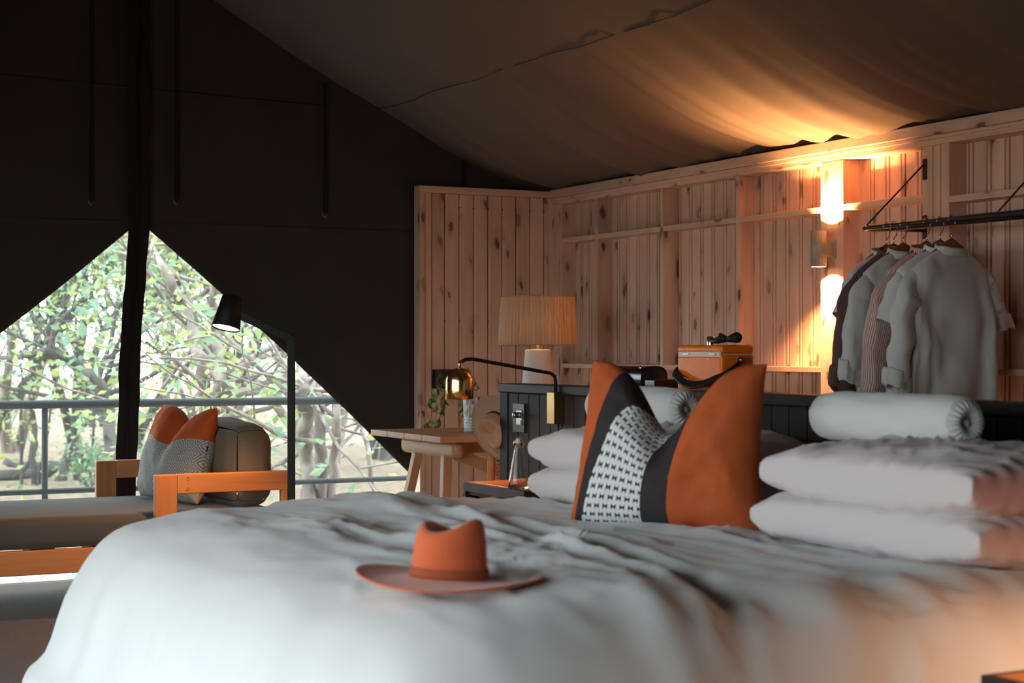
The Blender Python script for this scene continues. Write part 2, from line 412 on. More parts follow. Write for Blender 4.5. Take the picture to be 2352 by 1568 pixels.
def weld(o, d=.0006):
    md = o.modifiers.new('Weld', 'WELD'); md.merge_threshold = d; return o

# ------------------------------------------------------------------ setting: ground, floor, rug
XW, XB = 4.56, 4.65                     # front of the wall framing, face of its boards
gm = MB()
def gfn(u, v):
    x, y = -50 + 120 * u, -30 + 120 * v
    d = max(0, y - 11) + max(0, -2 - x)
    return (x, y, -.40 + .10 * fbm(x * .3, y * .3) * min(1, d * .3))
gm.grid(gfn, 70, 70, True, False)
struct('ground', gm, M['ground'])
fl = MB().box((-1.3, -1.7, -.16), (4.85, 9.5, -.035)); floor = struct('floor', fl, M['charred_y'])
pl = None
for i in range(50):
    x = -1.28 + i * .1225
    mb = MB().box((0, -1.7, -.034), (.1185, 9.48, 0))
    if pl is None: pl = obj('floor_board', mb, M['deck'], floor, bevel=.002); pl.location = (x, 0, 0)
    else: share('floor_board', pl, (x, 0, 0), floor)
rg = MB()
rg.grid(lambda u, v: (-.75 + 3.8 * u, .2 + 8.04 * v, .011 + .002 * fbm(u * 40, v * 60)), 60, 90, True, False)
tag(obj('rug', rg, M['rug'], org=None, solid=.016), 'large brown grey carpet on the floor beneath the daybed', 'rug')

# ------------------------------------------------------------------ ceiling: tent roof
PROF = [(-1.5, 1.88), (-.40, 2.0), (.3, 2.17), (.76, 2.42), (1.1, 2.585), (1.65, 2.90), (2.15, 3.20), (2.65, 2.90), (3.2, 2.585), (3.54, 2.415), (4.0, 2.185), (4.3, 2.075), (4.62, 2.018)]  # left end is an unseen overhang, added to block high sky over the bed
def roof_z(x):
    for (a, b), (c, d) in zip(PROF, PROF[1:]):
        if a <= x <= c:
            t = (x - a) / (c - a); return b + (d - b) * t
    return PROF[-1][1] if x > 0 else PROF[0][1]
def roof_s(x): return sum(roof_z(min(4.62, max(-.4, x + k * .07))) for k in (-2, -1, 0, 1, 2)) / 5 if 2.35 < x < 4.5 else roof_z(x)
cl = MB()
def cfn(u, v):
    x = 2.15 + 2.47 * u; y = -1.6 + 10.3 * v
    e = sst(.25, .95, u) * (1 - sst(.965, 1, u))
    yy = y - (1 - u) * .5 * (5.9 - y) * .35        # folds fan out upslope
    rip = .55 * fbm(yy * 2.6, x * .35, 3, 2) + .45 * fbm(yy * 7.5, x * .5, 9, 2)
    return (x, y, roof_s(x) + .050 * e * rip + .008 * math.sin(yy * 19) * e * max(0, fbm(yy * .9, 4)))
cl.grid(cfn, 90, 420, True, False)
def cfl(u, v):
    x = -1.5 + 3.65 * u; y = -1.6 + 10.3 * v
    return (x, y, roof_z(x))
cl.grid(cfl, 30, 40, True, False)
ceil = struct('ceiling', cl, M['canvas_roof'])
sm = MB()
sm.tube([(3.54, -1.5 + k * .25, cfn((3.54 - 2.15) / 2.47, (.1 + k * .25) / 10.3)[2] - .004) for k in range(41)], .0035, 5)
obj('seam', sm, M['canvas_roof'], ceil)
ed = MB(); ed.tube([(4.575, -1.5 + k * .05, 2.026 + .004 * fbm(k * .7, 2)) for k in range(200)], [.0055 + .002 * fbm(k * 1.1, 7) for k in range(200)], 6)
obj('shadow_gap_line', ed, M['strap'], ceil)  # black tube draws the shadowed gap between roof canvas and beam

# ------------------------------------------------------------------ back gable of dark canvas, tied open below
YB = 8.45
def cut(x): return 1.745 - .802 * (2.205 - x) - .02 * math.sin(3 * (2.2 - x)) if x < 2.205 else 1.79 - .889 * (x - 2.205) + .03 * math.sin(2.0 * (x - 2.2))
gb = MB()
def gfn2(u, v):
    x = -.40 + 5.02 * u
    z0 = max(cut(x), -.02); z1 = roof_z(x) + .03
    z = z0 + (z1 - z0) * v
    near = math.exp(-((z - z0) / .12) ** 2)
    return (x, YB + .012 * fbm(x * 2.2, z * 1.3, 1) - .018 * near + .004 * fbm(x * 7, z * 5), z)
gb.grid(gfn2, 150, 60, True, False)
back = struct('wall_back', gb, M['canvas_dark'], solid=.004)
nb = MB(); nb.box((-.4, YB + .03, 0), (4.6, YB + .031, 1.78))
nb = MB(); nb.add([(-.35, YB + .035, -.02), (4.25, YB + .035, -.02), (2.24, YB + .035, 1.80), (2.18, YB + .035, 1.80)], [(0, 1, 2, 3)])
tag(obj('window_1', nb, M['net']), kind='structure')
for sx, z1 in ((1.745, 0), (2.86, 0)): pass
for zz, x0, x1 in ((1.765, .9, 3.9), (2.46, 1.3, 3.2)):
    s_ = MB(); s_.tube([(x0 + (x1 - x0) * k / 30, YB - .014 + .008 * fbm(k * .2, zz), zz - .05 * (k / 30) * (zz > 2)) for k in range(31)], .004, 5)
    obj('seam', s_, M['canvas_dark'], back)
for sx, ztop, zbot in ((1.984, 2.95, 1.865), (2.414, 2.98, 1.882), (3.213, 2.53, 1.846), (4.02, 2.16, 2.02)):
    s_ = MB(); s_.box((sx - .009, YB - .040, zbot), (sx + .009, YB - .036, ztop)); st = obj('tie_strap', s_, M['strap'], back, bevel=.001)
    k_ = MB(); k_.tube([(sx - .010, YB - .038, zbot), (sx - .012, YB - .038, zbot - .012), (sx, YB - .038, zbot - .026), (sx + .012, YB - .038, zbot - .012), (sx + .010, YB - .038, zbot)], .0022, 6)
    obj('tie_ring', k_, M['steel'], st)
# hanging zip strip in the middle of the opening
zpath = [(3.12, 2.225), (2.6, 2.222), (2.0, 2.222), (1.75, 2.222), (1.5, 2.205), (1.2, 2.180), (.95, 2.170), (.7, 2.163), (.45, 2.152), (.12, 2.140)]
def zx(z):
    for (a, b), (c, d) in zip(zpath, zpath[1:]):
        if c <= z <= a: return b + (d - b) * (a - z) / (a - c)
    return zpath[-1][1]
for off, wd, dy in ((-.0245, .056, 0), (.0245, .056, .004)):
    z_ = MB()
    def zfn(u, v):
        z = .12 + 3.0 * v
        e = .005 * fbm(z * 6, off * 50, 5) * (abs(2 * u - 1))
        return (zx(z) + off + (u - .5) * wd + e, YB - .055 + dy + .012 * fbm(z * 4, off * 30) + .0008 * math.cos(6.28 * u), z)
    z_.grid(zfn, 8, 140, True, False); obj('zip_strip', z_, M['strap'], back, solid=.003)
z_ = MB(); z_.tube([(zx(.12 + 3.0 * k / 60), YB - .058 + .012 * fbm((.12 + .05 * k) * 4, 0), .12 + 3.0 * k / 60) for k in range(61)], .003, 6); obj('zip', z_, M['strap'], back)
lw = MB(); lw.grid(lambda u, v: (-.40 + .012 * fbm(u * 6, v * 3), -1.6 + 2.75 * u, 2.0 * v), 30, 20, True, False)  # unseen left canvas, added and sized to hold back daylight on bed and daybed
lw.grid(lambda u, v: (-.40 + .012 * fbm(u * 6, v * 3), 5.5 + 2.95 * u, 2.0 * v), 30, 20, True, False)
struct('shade_wall_left', lw, M['canvas_dark'], solid=.004)
fr = MB(); fr.grid(lambda u, v: (-.4 + 5.0 * u, -1.6 + .02 * fbm(u * 9, v * 5), roof_z(-.4 + 5.0 * u) * v), 40, 20, True, False)
struct('wall_front', fr, M['canvas_dark'], solid=.004)

# ------------------------------------------------------------------ timber walls
wb = MB().box((4.672, -1.6, 0), (4.72, 8.5, 1.99)); wr_ = struct('wall_right', wb, M['charred'])
def bead():
    prof = [(.0030, 0), (.0030, .008), (.005, .0125), (.010, .0145), (.0185, .0145), (.0210, .0125), (.0218, 0), (.0282, 0), (.0290, .0125), (.0315, .0145), (.090, .0145), (.0955, .0125), (.0970, .006), (.0970, 0)]
    mb = MB(); vs = []; n = len(prof)
    for z in (.02, 1.97):
        for y, d in prof: vs.append((-d, -y, z))
    mb.add(vs, [(i, i+1, n+i+1, n+i) for i in range(n - 1)], False); return mb
b0 = None
for i in range(66):
    y = 8.42 - i * .1
    if b0 is None: b0 = obj('wall_board', bead(), M['pine'], wr_); b0.location = (4.6645, y, 0)
    else: share('wall_board', b0, (4.6645, y, 0), wr_)
pn = MB().box((4.65, -1.6, 0), (4.668, 1.82, 1.98)); obj('wall_panel', pn, M['pine'], wr_)
obj('top_beam', MB().box((4.535, -1.6, 1.972), (4.68, 8.42, 2.018)), M['pine_y'], wr_, bevel=.004)
obj('header_rail', MB().box((XW, -1.6, 1.935), (4.668, 8.42, 1.971)), M['pine_y'], wr_, bevel=.003)
obj('header_strip', MB().box((4.549, -1.6, 1.957), (4.562, 8.42, 1.971)), M['pine_y'], wr_, bevel=.002)
obj('base_rail', MB().box((XW, -1.6, 0), (4.668, 8.4, .07)), M['pine_y'], wr_, bevel=.003)
STUDS = [(7.875, 7.900), (7.221, 7.245), (6.558, 6.585), (5.787, 5.943), (4.48, 4.51), (3.9, 3.93), (3.2, 3.23), (2.5, 2.53)]
for a, b in STUDS: obj('stud', MB().box((XW, a, .07), (4.668, b, 1.935)), M['pine'], wr_, bevel=.0025)
for a, b in ((8.272, 8.304), (8.308, 8.334), (8.338, 8.40), (5.130, 5.176), (5.180, 5.222), (5.226, 5.282)):
    obj('stud', MB().box((XW, a, .07), (4.668, b, 1.935)), M['pine'], wr_, bevel=.003)
BAYS = [(8.272, 7.900), (7.875, 7.245), (7.221, 6.585), (6.558, 5.943), (5.787, 5.282), (5.130, 4.51), (4.48, 3.93), (3.9, 3.23), (3.2, 2.53)]
for k, (a, b) in enumerate(BAYS):
    zu = 1.731 if k < 5 else 1.712
    for zc, h in ((zu, .026), (1.037, .024), (.45, .024)):
        mb = MB().box((XW + .001, b, zc - h / 2), (4.668, a, zc + h / 2)); obj('shelf_rail', mb, M['pine_y'], wr_, bevel=.002)

# narrow timber wall in the corner
YC = 8.38
wc = MB().box((3.765, YC + .012, 0), (4.62, YC + .05, 1.995)); wcn = struct('wall_corner', wc, M['charred'])
def vboard():
    prof = [(.0015, 0), (.0015, .004), (.0075, .0125), (.009, .0135), (.078, .0135), (.080, .012), (.0855, .004), (.0860, 0)]
    mb = MB(); n = len(prof)
    mb.add([(x, -d, z) for z in (.02, 1.972) for x, d in prof], [(i, i+1, n+i+1, n+i) for i in range(n - 1)]); return mb
v0 = None
for i in range(9):
    x = 3.81 + i * .0875
    if v0 is None: v0 = obj('wall_board', vboard(), M['pine'], wcn); v0.location = (x, YC + .011, 0)
    else: share('wall_board', v0, (x, YC + .011, 0), wcn)
    if i:
        for zz in (1.90, 1.28):
            nm = MB().lathe([(0, -.002), (.0035, -.002), (.0035, .001)], (0, 0, 0), 8).xf(Matrix.Translation((x, YC + .002, zz)) @ Matrix.Rotation(math.pi / 2, 4, 'X'))
            obj('nail_head', nm, M['black_metal'], wcn)
obj('top_rail', MB().box((3.735, YC - .028, 1.974), (4.575, YC + .05, 2.010)), M['pine_x'], wcn, bevel=.003)
for a, b in ((3.735, 3.765), (3.767, 3.808)):
    obj('edge_post', MB().box((a, YC - .03 + (.012 if a > 3.76 else 0), 0), (b, YC + .05, 1.975)), M['pine'], wcn, bevel=.003)

# ------------------------------------------------------------------ wall sconce
SX, SY, SZ0, SZ1 = 4.482, 5.855, 1.478, 1.632
sc = thing('wall_sconce', (XW, SY, 1.50), 'fluted grey cylinder wall light throwing warm light up and down the stud', 'lamp')
nfl = 72
def flute(v, t): return v * 1.0 if False else Vector((v.x * (1 + .035 * math.cos(18 * t)), v.y * (1 + .035 * math.cos(18 * t)), v.z))
b_ = MB().lathe([(.029, .0), (.033, 0), (.033, SZ1 - SZ0), (.029, SZ1 - SZ0)], (SX, SY, SZ0), nfl, flute)
b_.lathe([(.029, SZ1 - SZ0), (.029, .10), (0, .095)], (SX, SY, SZ0), 36); b_.lathe([(0, .06), (.029, .055), (.029, 0)], (SX, SY, SZ0), 36)
obj('fluted_body', b_, M['sconce'], sc)
obj('bracket', MB().box((SX + .033, SY - .012, 1.525), (XW, SY + .012, 1.585)), M['sconce'], sc, bevel=.003)
obj('wall_plate', MB().box((XW - .008, SY - .022, 1.515), (XW, SY + .022, 1.595)), M['sconce'], sc, bevel=.002)
for zz in (SZ0 + .040, SZ1 - .040):
    obj('bulb', MB().lathe([(0, -.006), (.007, -.005), (.009, 0), (.007, .005), (0, .006)], (SX, SY, zz), 16), M['bulb'], sc)
light('sconce_light_up', 'POINT', (SX, SY, SZ1 - .026), POWER['sconce_up'], parent=sc, shadow_soft_size=.008)
light('sconce_light_down', 'POINT', (SX, SY, SZ0 + .026), POWER['sconce_down'], parent=sc, shadow_soft_size=.008)

# ------------------------------------------------------------------ clothes rail, hangers, shirts
RX0, RX1, RZ = 4.25, 4.38, 1.598
cr = thing('clothes_rail', (XW, 5.27, RZ), 'black metal double bar clothes rail braced off the timber post', 'clothes rail')
loop = [(RX1, 2.9, RZ), (RX1, 3.6, RZ), (RX1, 4.3, RZ), (RX1, 5.20, RZ)]
for k in range(1, 9):
    t = math.pi * k / 9; loop.append(((RX0 + RX1) / 2 + (RX1 - RX0) / 2 * math.cos(t), 5.20 + .10 * math.sin(t), RZ))
loop += [(RX0, 5.20, RZ), (RX0, 4.3, RZ), (RX0, 3.6, RZ), (RX0, 2.9, RZ)]
obj('loop_bar', MB().tube(loop, .0105, 10), M['black_metal'], cr)
for yy in (5.268, 4.55):
    pl_ = MB().box((XW - .006, yy - .012, 1.800), (XW, yy + .012, 1.885)); p1 = obj('brace_plate', pl_, M['black_metal'], cr, bevel=.005)
    pl_ = MB().box((XW - .006, yy - .012, 1.565), (XW, yy + .012, 1.660)); obj('bar_plate', pl_, M['black_metal'], cr, bevel=.005)
    obj('cross_tube', MB().tube([(XW - .004, yy, RZ), (RX0, yy, RZ)], .007, 8), M['black_metal'], cr)
    obj('brace_rod', MB().tube([(XW - .008, yy, 1.862), (RX0, yy - .02, RZ + .01)], .0035, 8), M['black_metal'], cr)

def make_hanger():
    t = thing('clothes_hanger', (0, 0, 0), 'x', 'hanger', 'wooden hangers on the clothes rail')
    h = MB()
    def fn(u, v):
        a = 2 * u - 1; x = .165 * a
        top = -.004 - .105 * abs(a) ** 1.2; th = .050 - .026 * abs(a) ** .8
        th *= 1 - max(0, abs(a) - .93) * 9
        q = 2 * math.pi * v
        return (x, .0065 * math.sin(q) + .012 * a * a, top - th / 2 + th / 2 * math.cos(q))
    h.grid(fn, 30, 10, True, False)
    obj('hanger_body', h, M['hanger'], t)
    hk = [(0, 0, -.01), (0, 0, .012), (.004, 0, .022), (.014, 0, .028), (.016, 0, .045)]
    for k in range(9):
        q = math.radians(-20 + 25 * k); hk.append((.0 + .0165 * math.cos(q), 0, .0745 + .0165 * math.sin(q)))
    hk = [(0, 0, -.01), (0, 0, .014), (.012, 0, .024), (.017, 0, .040), (.0175, 0, .060)] + [(.0165 * math.cos(q), 0, .062 + .0165 * math.sin(q)) for q in [math.radians(15 * k) for k in range(1, 14)]]
    obj('hook', MB().tube(hk, .0021, 6), M['chrome'], t)
    return t
hz = RZ + .0105 + .0035 - .0785 + .0
H0 = make_hanger()
HY = [5.129, 5.088, 5.031, 4.902, 4.828, 4.768]
HL = ['reddish wooden hanger at the far end of the rail carrying the lilac white shirt', 'reddish wooden hanger carrying the dark brown shirt',
      'reddish wooden hanger carrying the grey shirt with a turned up cuff', 'reddish wooden hanger carrying the pink striped shirt',
      'reddish wooden hanger carrying the white short sleeved shirt', 'reddish wooden hanger carrying the nearest pale linen shirt']
HR = [.05, .03, .0, .06, .04, .02]
for i, y in enumerate(HY):
    h = H0 if i == 0 else copy_tree(H0)
    h.location = (RX0, y, hz); h.rotation_euler = (0, 0, HR[i]); h['label'] = HL[i]

def shirt(i, label, mat, L, sl, sw, half=.185, roll=None, slr=None, lean=0.0, wide=1.0, seed=0):
    """collarless shirt on its hanger: x across the shoulders, y front to back, z down from the neck"""
    t = thing('shirt', (0, 0, 0), label, 'shirt', 'shirts on the clothes rail')
    def wid(z):
        if z < .075: return .062 + (half - .062) * (z / .075) ** .8
        return half + .008 * sst(.075, .2, z) + .022 * wide * sst(.2, L, z)
    def dep(z): return .020 + .022 * sst(0, .12, z) + .022 * sst(.1, .5, z)
    mb = MB()
    def fn(u, v):
        z = L * (v ** 1.35); q = 2 * math.pi * u; c, s = math.cos(q), math.sin(q)
        x = math.copysign(abs(c) ** .55, c) * wid(z); y = math.copysign(abs(s) ** .8, s) * dep(z)
        f = sst(.06, .35, z)
        y += f * (.014 * math.sin(x * 36 + seed + 3 * fbm(x * 3, z * 1.5, seed)) + .030 * fbm(x * 11 + seed, z * 1.4, 2)) + .010 * fbm(x * 16, z * 7, seed + 5) * sst(0, .05, z)
        x += .01 * f * fbm(z * 5, seed, math.cos(q))
        return (x, y + .012 * z, -z)
    mb.grid(fn, 72, 50); body = obj('shirt_body', mb, mat, t)
    cb = MB()
    def cfn_(u, v):
        q = 2 * math.pi * u; r = 1 + .10 * v
        return (.066 * r * math.cos(q), .036 * r * math.sin(q) + .004 * v, .016 - .030 * v + .012 * math.sin(q) + .003 * fbm(u * 9, seed))
    cb.grid(cfn_, 36, 4); obj('collar', cb, mat, t, solid=.004)
    for sgn in (-1, 1):
        ln = sl if sgn < 0 or slr is None else slr
        sm_ = MB()
        ang0, ang1 = math.radians(34), math.radians(64 if ln < .3 else 84)
        N = 26; path = [Vector((sgn * (half - .030), .0, -.060))]
        for k in range(N):
            a = ang0 + (ang1 - ang0) * sst(0, .5, k / N)
            path.append(path[-1] + Vector((sgn * math.cos(a), .0, -math.sin(a))) * ln / N)
        def sfn(u, v):
            k = v * N; j = min(N - 1, int(k)); p = path[j].lerp(path[j + 1], k - j)
            d = (path[min(N, j + 2)] - path[max(0, j - 1)]).normalized(); n = Vector((-d.z, 0, d.x)) * sgn
            q = 2 * math.pi * u
            rw = sw * (1.0 - (.16 * v if ln > .3 else -.06 * v)); rd = .020 + .016 * sst(0, .3, v)
            wv = .003 * math.sin(v * 17 + math.sin(q) + seed) * (1 if ln > .3 else .3) + .008 * fbm(v * 3.5 + seed, sgn, 3) + .003 * fbm(math.cos(q) * 2, v * 9, seed + math.sin(q))
            cr_ = .0035 * math.sin(q * 3 + seed + 4 * v) * sst(0, .3, v)
            return p - n * rw + n * rw * math.cos(q) + Vector((0, 1, 0)) * (rd * math.sin(q) + cr_ + wv) + n * wv * .6
        sm_.grid(sfn, 36, N * 2); sl_o = obj('sleeve', sm_, mat, t)
        if roll:
            p = path[-1]; d = (path[-1] - path[-4]).normalized(); n = Vector((-d.z, 0, d.x)) * sgn
            p = p - n * sw * .84; cf = MB(); tl_ = .35 * sgn
            def rfn(u, v):
                q = 2 * math.pi * u; w2 = 2 * math.pi * v
                a_ = sw * .92 + .007 * math.cos(w2) + .006 * fbm(math.cos(q) + seed, math.sin(q), sgn)
                lx = a_ * math.cos(q); ly = (.032 + .007 * math.cos(w2)) * math.sin(q) + .012 * fbm(math.cos(q) * 1.5 + seed, math.sin(q) * 1.5, sgn)
                ld = roll * math.copysign(abs(math.sin(w2)) ** .5, math.sin(w2)) + .012 * fbm(math.cos(q) * 1.4, seed + math.sin(q) * 1.4, sgn) + lx * tl_
                return p + n * lx + Vector((0, 1, 0)) * ly + d * ld
            cf.grid(rfn, 40, 16); obj('rolled_cuff', cf, mat, t)
    bt = None
    t.location = (RX0, HY[i] + .002, hz - .046); t.rotation_euler = (0, 0, HR[i] + lean)
    return t
shirt(0, 'lilac white short sleeved shirt at the far end of the rail', M['shirt_lilac'], .66, .20, .075, seed=1)
shirt(1, 'dark brown shirt with rolled cuffs hanging second from the far end', M['shirt_brown'], .60, .46, .055, roll=.040, seed=2)
shirt(2, 'plain grey shirt with a turned up cuff between brown and striped shirts', M['shirt_sage'], .60, .44, .058, roll=.038, seed=3)
shirt(3, 'pink and white striped long sleeved shirt on the rail', M['stripe'], .62, .52, .062, seed=4)
shirt(4, 'white short sleeved shirt half hidden behind the nearest linen shirt', M['shirt_white'], .68, .235, .086, half=.205, seed=5)
shirt(5, 'pale linen shirt nearest on the rail with a crumpled rolled sleeve', M['shirt_linen'], .70, .46, .056, roll=.032, slr=.22, seed=6, wide=.2)

# ------------------------------------------------------------------ headboard
HX = 3.15
hb = thing('headboard', (HX, 4.1, 0), 'black stained plank headboard wall behind the bed pillows', 'headboard')
obj('core_panel', MB().box((HX + .022, 1.2, 0), (HX + .075, 6.215, .95)), M['charred_y'], hb)
obj('top_cap', MB().box((HX - .012, 1.2, .950), (HX + .105, 6.235, .986)), M['charred_y'], hb, bevel=.004)
obj('end_post', MB().box((HX - .004, 6.165, 0), (HX + .09, 6.232, .95)), M['charred'], hb, bevel=.003)
hbp = None
for k in range(54):
    y = 6.075 - k * .0905
    mb = MB().box((HX, 0, 0), (HX + .02, .0865, .949))
    if hbp is None: hbp = obj('plank', mb.xf(Matrix.Translation((0, 0, 0))), M['charred'], hb, bevel=.004); hbp.data.transform(Matrix.Translation((HX, 4.1, 0))); hbp.data.transform(Matrix.Translation((-HX, 0, 0))); hbp.location = (0, y - 4.1, 0)
    else: share('plank', hbp, (0, y - 4.1, 0), hb)

# switch plate and brass reading lamp on it
def headx(py_px, X=HX): pass
sw_ = thing('light_switch', (HX, 6.03, .86), 'dark switch plate with a round dimmer knob on the headboard end', 'switch')
obj('plate', MB().box((HX - .010, 6.005, .792), (HX, 6.105, .908)), M['plate'], sw_, bevel=.002)
obj('inset', MB().box((HX - .013, 6.020, .822), (HX - .009, 6.068, .880)), M['steel'], sw_, bevel=.001)
obj('rocker', MB().box((HX - .016, 6.024, .824), (HX - .012, 6.064, .842)), M['steel'], sw_, bevel=.001)
kb = MB().lathe([(0, 0), (.011, 0), (.012, .003), (.012, .024), (.010, .027), (0, .027)], (0, 0, 0), 24).xf(Matrix.Translation((HX - .012, 6.044, .862)) @ Matrix.Rotation(-math.pi / 2, 4, 'Y'))
obj('knob', kb, M['steel'], sw_)

def reading_lamp(label, y, X_sh, y_sh, power, dz=0):
    t = thing('reading_lamp', (HX, y, .83), label, 'lamp', 'brass reading lamps on the headboard')
    obj('wall_mount', MB().box((HX - .045, y - .030, .838), (HX, y + .030, .962)), M['brass_dull'], t, bevel=.003)
    zb = 1.0
    dx = X_sh - (HX - .022)
    P = [(HX - .022, y, .955), (HX - .022, y, 1.000), (HX - .026, y, 1.022), (HX - .045, y, 1.034)]
    for k in range(1, 9):
        f = k / 8; P.append((HX - .045 + (dx + .075) * f, y + (y_sh - y) * f, 1.034 + .055 * f))
    P += [(X_sh + .022, y_sh, 1.086), (X_sh + .008, y_sh, 1.078)]
    obj('arm', MB().tube(P, .0070, 10), M['lamp_black'], t)
    obj('joint', MB().tube([(X_sh + .030, y_sh, 1.091), (X_sh + .004, y_sh, 1.079), (X_sh, y_sh, 1.074), (X_sh, y_sh, 1.052)], .0052, 10), M['brass'], t)
    r = .051; pr = [(.001, 1.056)] + [(r * math.sin(a), 1.006 + .050 * math.cos(a)) for a in [math.radians(8 + 82 * k / 9) for k in range(10)]]
    pr += [(r + .0005, .975), (r + .001, .942)]
    ins = [(a - .002, b - .002) for a, b in reversed(pr[1:])]
    sh = obj('lamp_shade', MB().lathe(pr + [(r - .0005, .941)] + ins, (X_sh, y_sh, 0), 48), M['brass'], t)
    obj('bulb', MB().lathe([(.001, .962), (.014, .967), (.02, .980), (.014, .995), (.008, 1.02), (.001, 1.022)], (X_sh, y_sh, 0), 20), M['bulb'], sh)
    light('reading_light', 'POINT', (X_sh, y_sh, .952), power, (1, .52, .28), parent=t, shadow_soft_size=.02)
    cp = [(HX - .012, y - .002, .840), (HX - .014, y - .01, .78), (HX - .018, y + .03, .70), (HX - .02, y + .05, .66), (HX - .02, y + .055, .60)]
    obj('cord', MB().tube(cp, .0032, 8), M['lamp_black'], t)
    for o in t.children_recursive:
        if o.type == 'MESH': o.data.transform(Matrix.Translation((0, 0, dz)))
        else: o.location.z += dz
    return t
reading_lamp('brass dome reading lamp on a black arm over the far bedside table', 5.72, 2.71, 5.70, POWER['brass'])
reading_lamp('brass dome reading lamp on a black arm at the near bedside', 2.35, 2.55, 2.12, POWER['brass_near'], dz=-.20)

# ------------------------------------------------------------------ bedside tables and bottle
def bedside(label, x0, y0, x1, y1, z):
    t = thing('bedside_table', ((x0 + x1) / 2, (y0 + y1) / 2, 0), label, 'table', 'bedside tables')
    f = MB(); q = .018
    obj('table_top', MB().box((x0 + q, y0 + q, z - .012), (x1 - q, y1 - q, z + .001)), M['orange_top'], t, bevel=.002)
    obj('frame', MB().box((x0, y0, z - .032), (x1, y0 + q, z)).box((x0, y1 - q, z - .032), (x1, y1, z)).box((x0, y0 + q, z - .032), (x0 + q, y1 - q, z)).box((x1 - q, y0 + q, z - .032), (x1, y1 - q, z)), M['black_metal'], t)
    for a in (x0, x1 - q):
        for b in (y0, y1 - q): obj('leg', MB().box((a, b, .014), (a + q, b + q, z - .0325)), M['black_metal'], t, bevel=.002)
    return t
bedside('black framed bedside table with orange wooden top under the brass lamp', 2.63, 5.03, 3.12, 5.50, .65)
bedside('black framed bedside table with orange wooden top by the near bed corner', 2.21, 1.90, 3.0, 2.40, .52)
bt = thing('glass_bottle', (2.66, 5.13, .65), 'clear swing top glass water bottle on the far bedside table', 'bottle')
def botl(s): return [(r * s, z * s) for r, z in [(.001, 0), (.036, 0), (.038, .006), (.035, .03), (.024, .095), (.0155, .135), (.013, .155), (.013, .165)]]
obj('bottle_glass', MB().lathe(botl(.93) + [(.010, .15), (.012, .13), (.030, .03), (.032, .008), (.001, .006)], (2.66, 5.13, .65), 32), M['glass'], bt)
obj('stopper', MB().lathe([(.001, .154), (.0125, .1545), (.0125, .160), (.011, .166), (.0095, .171), (.005, .173), (.001, .173)], (2.66, 5.13, .65), 20), M['ceramic'], bt)
wv = [(2.648, 5.13, .790), (2.640, 5.128, .803), (2.648, 5.126, .822), (2.66, 5.126, .826), (2.672, 5.126, .822), (2.684, 5.128, .803), (2.672, 5.13, .785), (2.679, 5.13, .775)]
obj('wire_bail', MB().tube(wv, .0014, 6), M['chrome'], bt)

# ------------------------------------------------------------------ bed
bed = thing('bed', (2.1, 3.83, 0), 'wide double bed with grey white bedding against the black headboard', 'bed')
for x in (1.42, 2.95):
    for y in (2.88, 4.75): obj('leg', MB().lathe([(.025, .02), (.03, .12)], (x, y, 0), 16), M['charred'], bed)
obj('bed_base', MB().box((1.36, 2.80, .12), (3.13, 4.90, .34)), M['seat'], bed, bevel=.02)
obj('mattress', rbox((1.36, 2.80, .34), (3.13, 4.90, .595), .06), M['bolster'], bed)
def rrect(hx, hy, r, t):            # point on a rounded rectangle, t in 0..1 by perimeter
    r = min(r, hx, hy); sx, sy = 2 * (hx - r), 2 * (hy - r); arc = math.pi / 2 * r
    per = 2 * (sx + sy) + 4 * arc; d = (t % 1) * per
    segs = [('l', (hx, -hy + r), (0, 1), sy), ('a', (hx - r, hy - r), 0, arc), ('l', (hx - r, hy), (-1, 0), sx), ('a', (-hx + r, hy - r), 90, arc),
            ('l', (-hx, hy - r), (0, -1), sy), ('a', (-hx + r, -hy + r), 180, arc), ('l', (-hx + r, -hy), (1, 0), sx), ('a', (hx - r, -hy + r), 270, arc)]
    for k, a, b, ln in segs:
        if d <= ln or (k == 'a' and b == 270):
            if k == 'l': return Vector((a[0] + b[0] * d, a[1] + b[1] * d))
            q = math.radians(b) + (d / r if r else 0); return Vector((a[0] + r * math.cos(q), a[1] + r * math.sin(q)))
        d -= ln
BX0, BX1, BY0, BY1 = 1.33, 3.135, 2.74, 4.99
CX_, CY_ = (BX0 + BX1) / 2, (BY0 + BY1) / 2; HXX, HYY = (BX1 - BX0) / 2, (BY1 - BY0) / 2
PRF = [(-.885, .645)] + [(-.885 + .03 * k, .645) for k in range(1, 24)] + [(-.17, .6445), (-.13, .644), (-.09, .643), (-.05, .640), (-.02, .635), (.01, .628), (.045, .617), (.08, .603), (.115, .583), (.15, .555), (.185, .515), (.215, .468), (.24, .415), (.258, .36), (.275, .30), (.293, .255), (.318, .222), (.338, .205), (.348, .190), (.352, .170), (.345, .145), (.335, .12)]
def ridge(x, y, s): return max(0, 1 - 2.6 * abs(fbm(x, y, s, 2))) ** 3
def xc(y): return 2.05 - .27 * max(0, (5.05 - y) / 2.43) ** 2.7
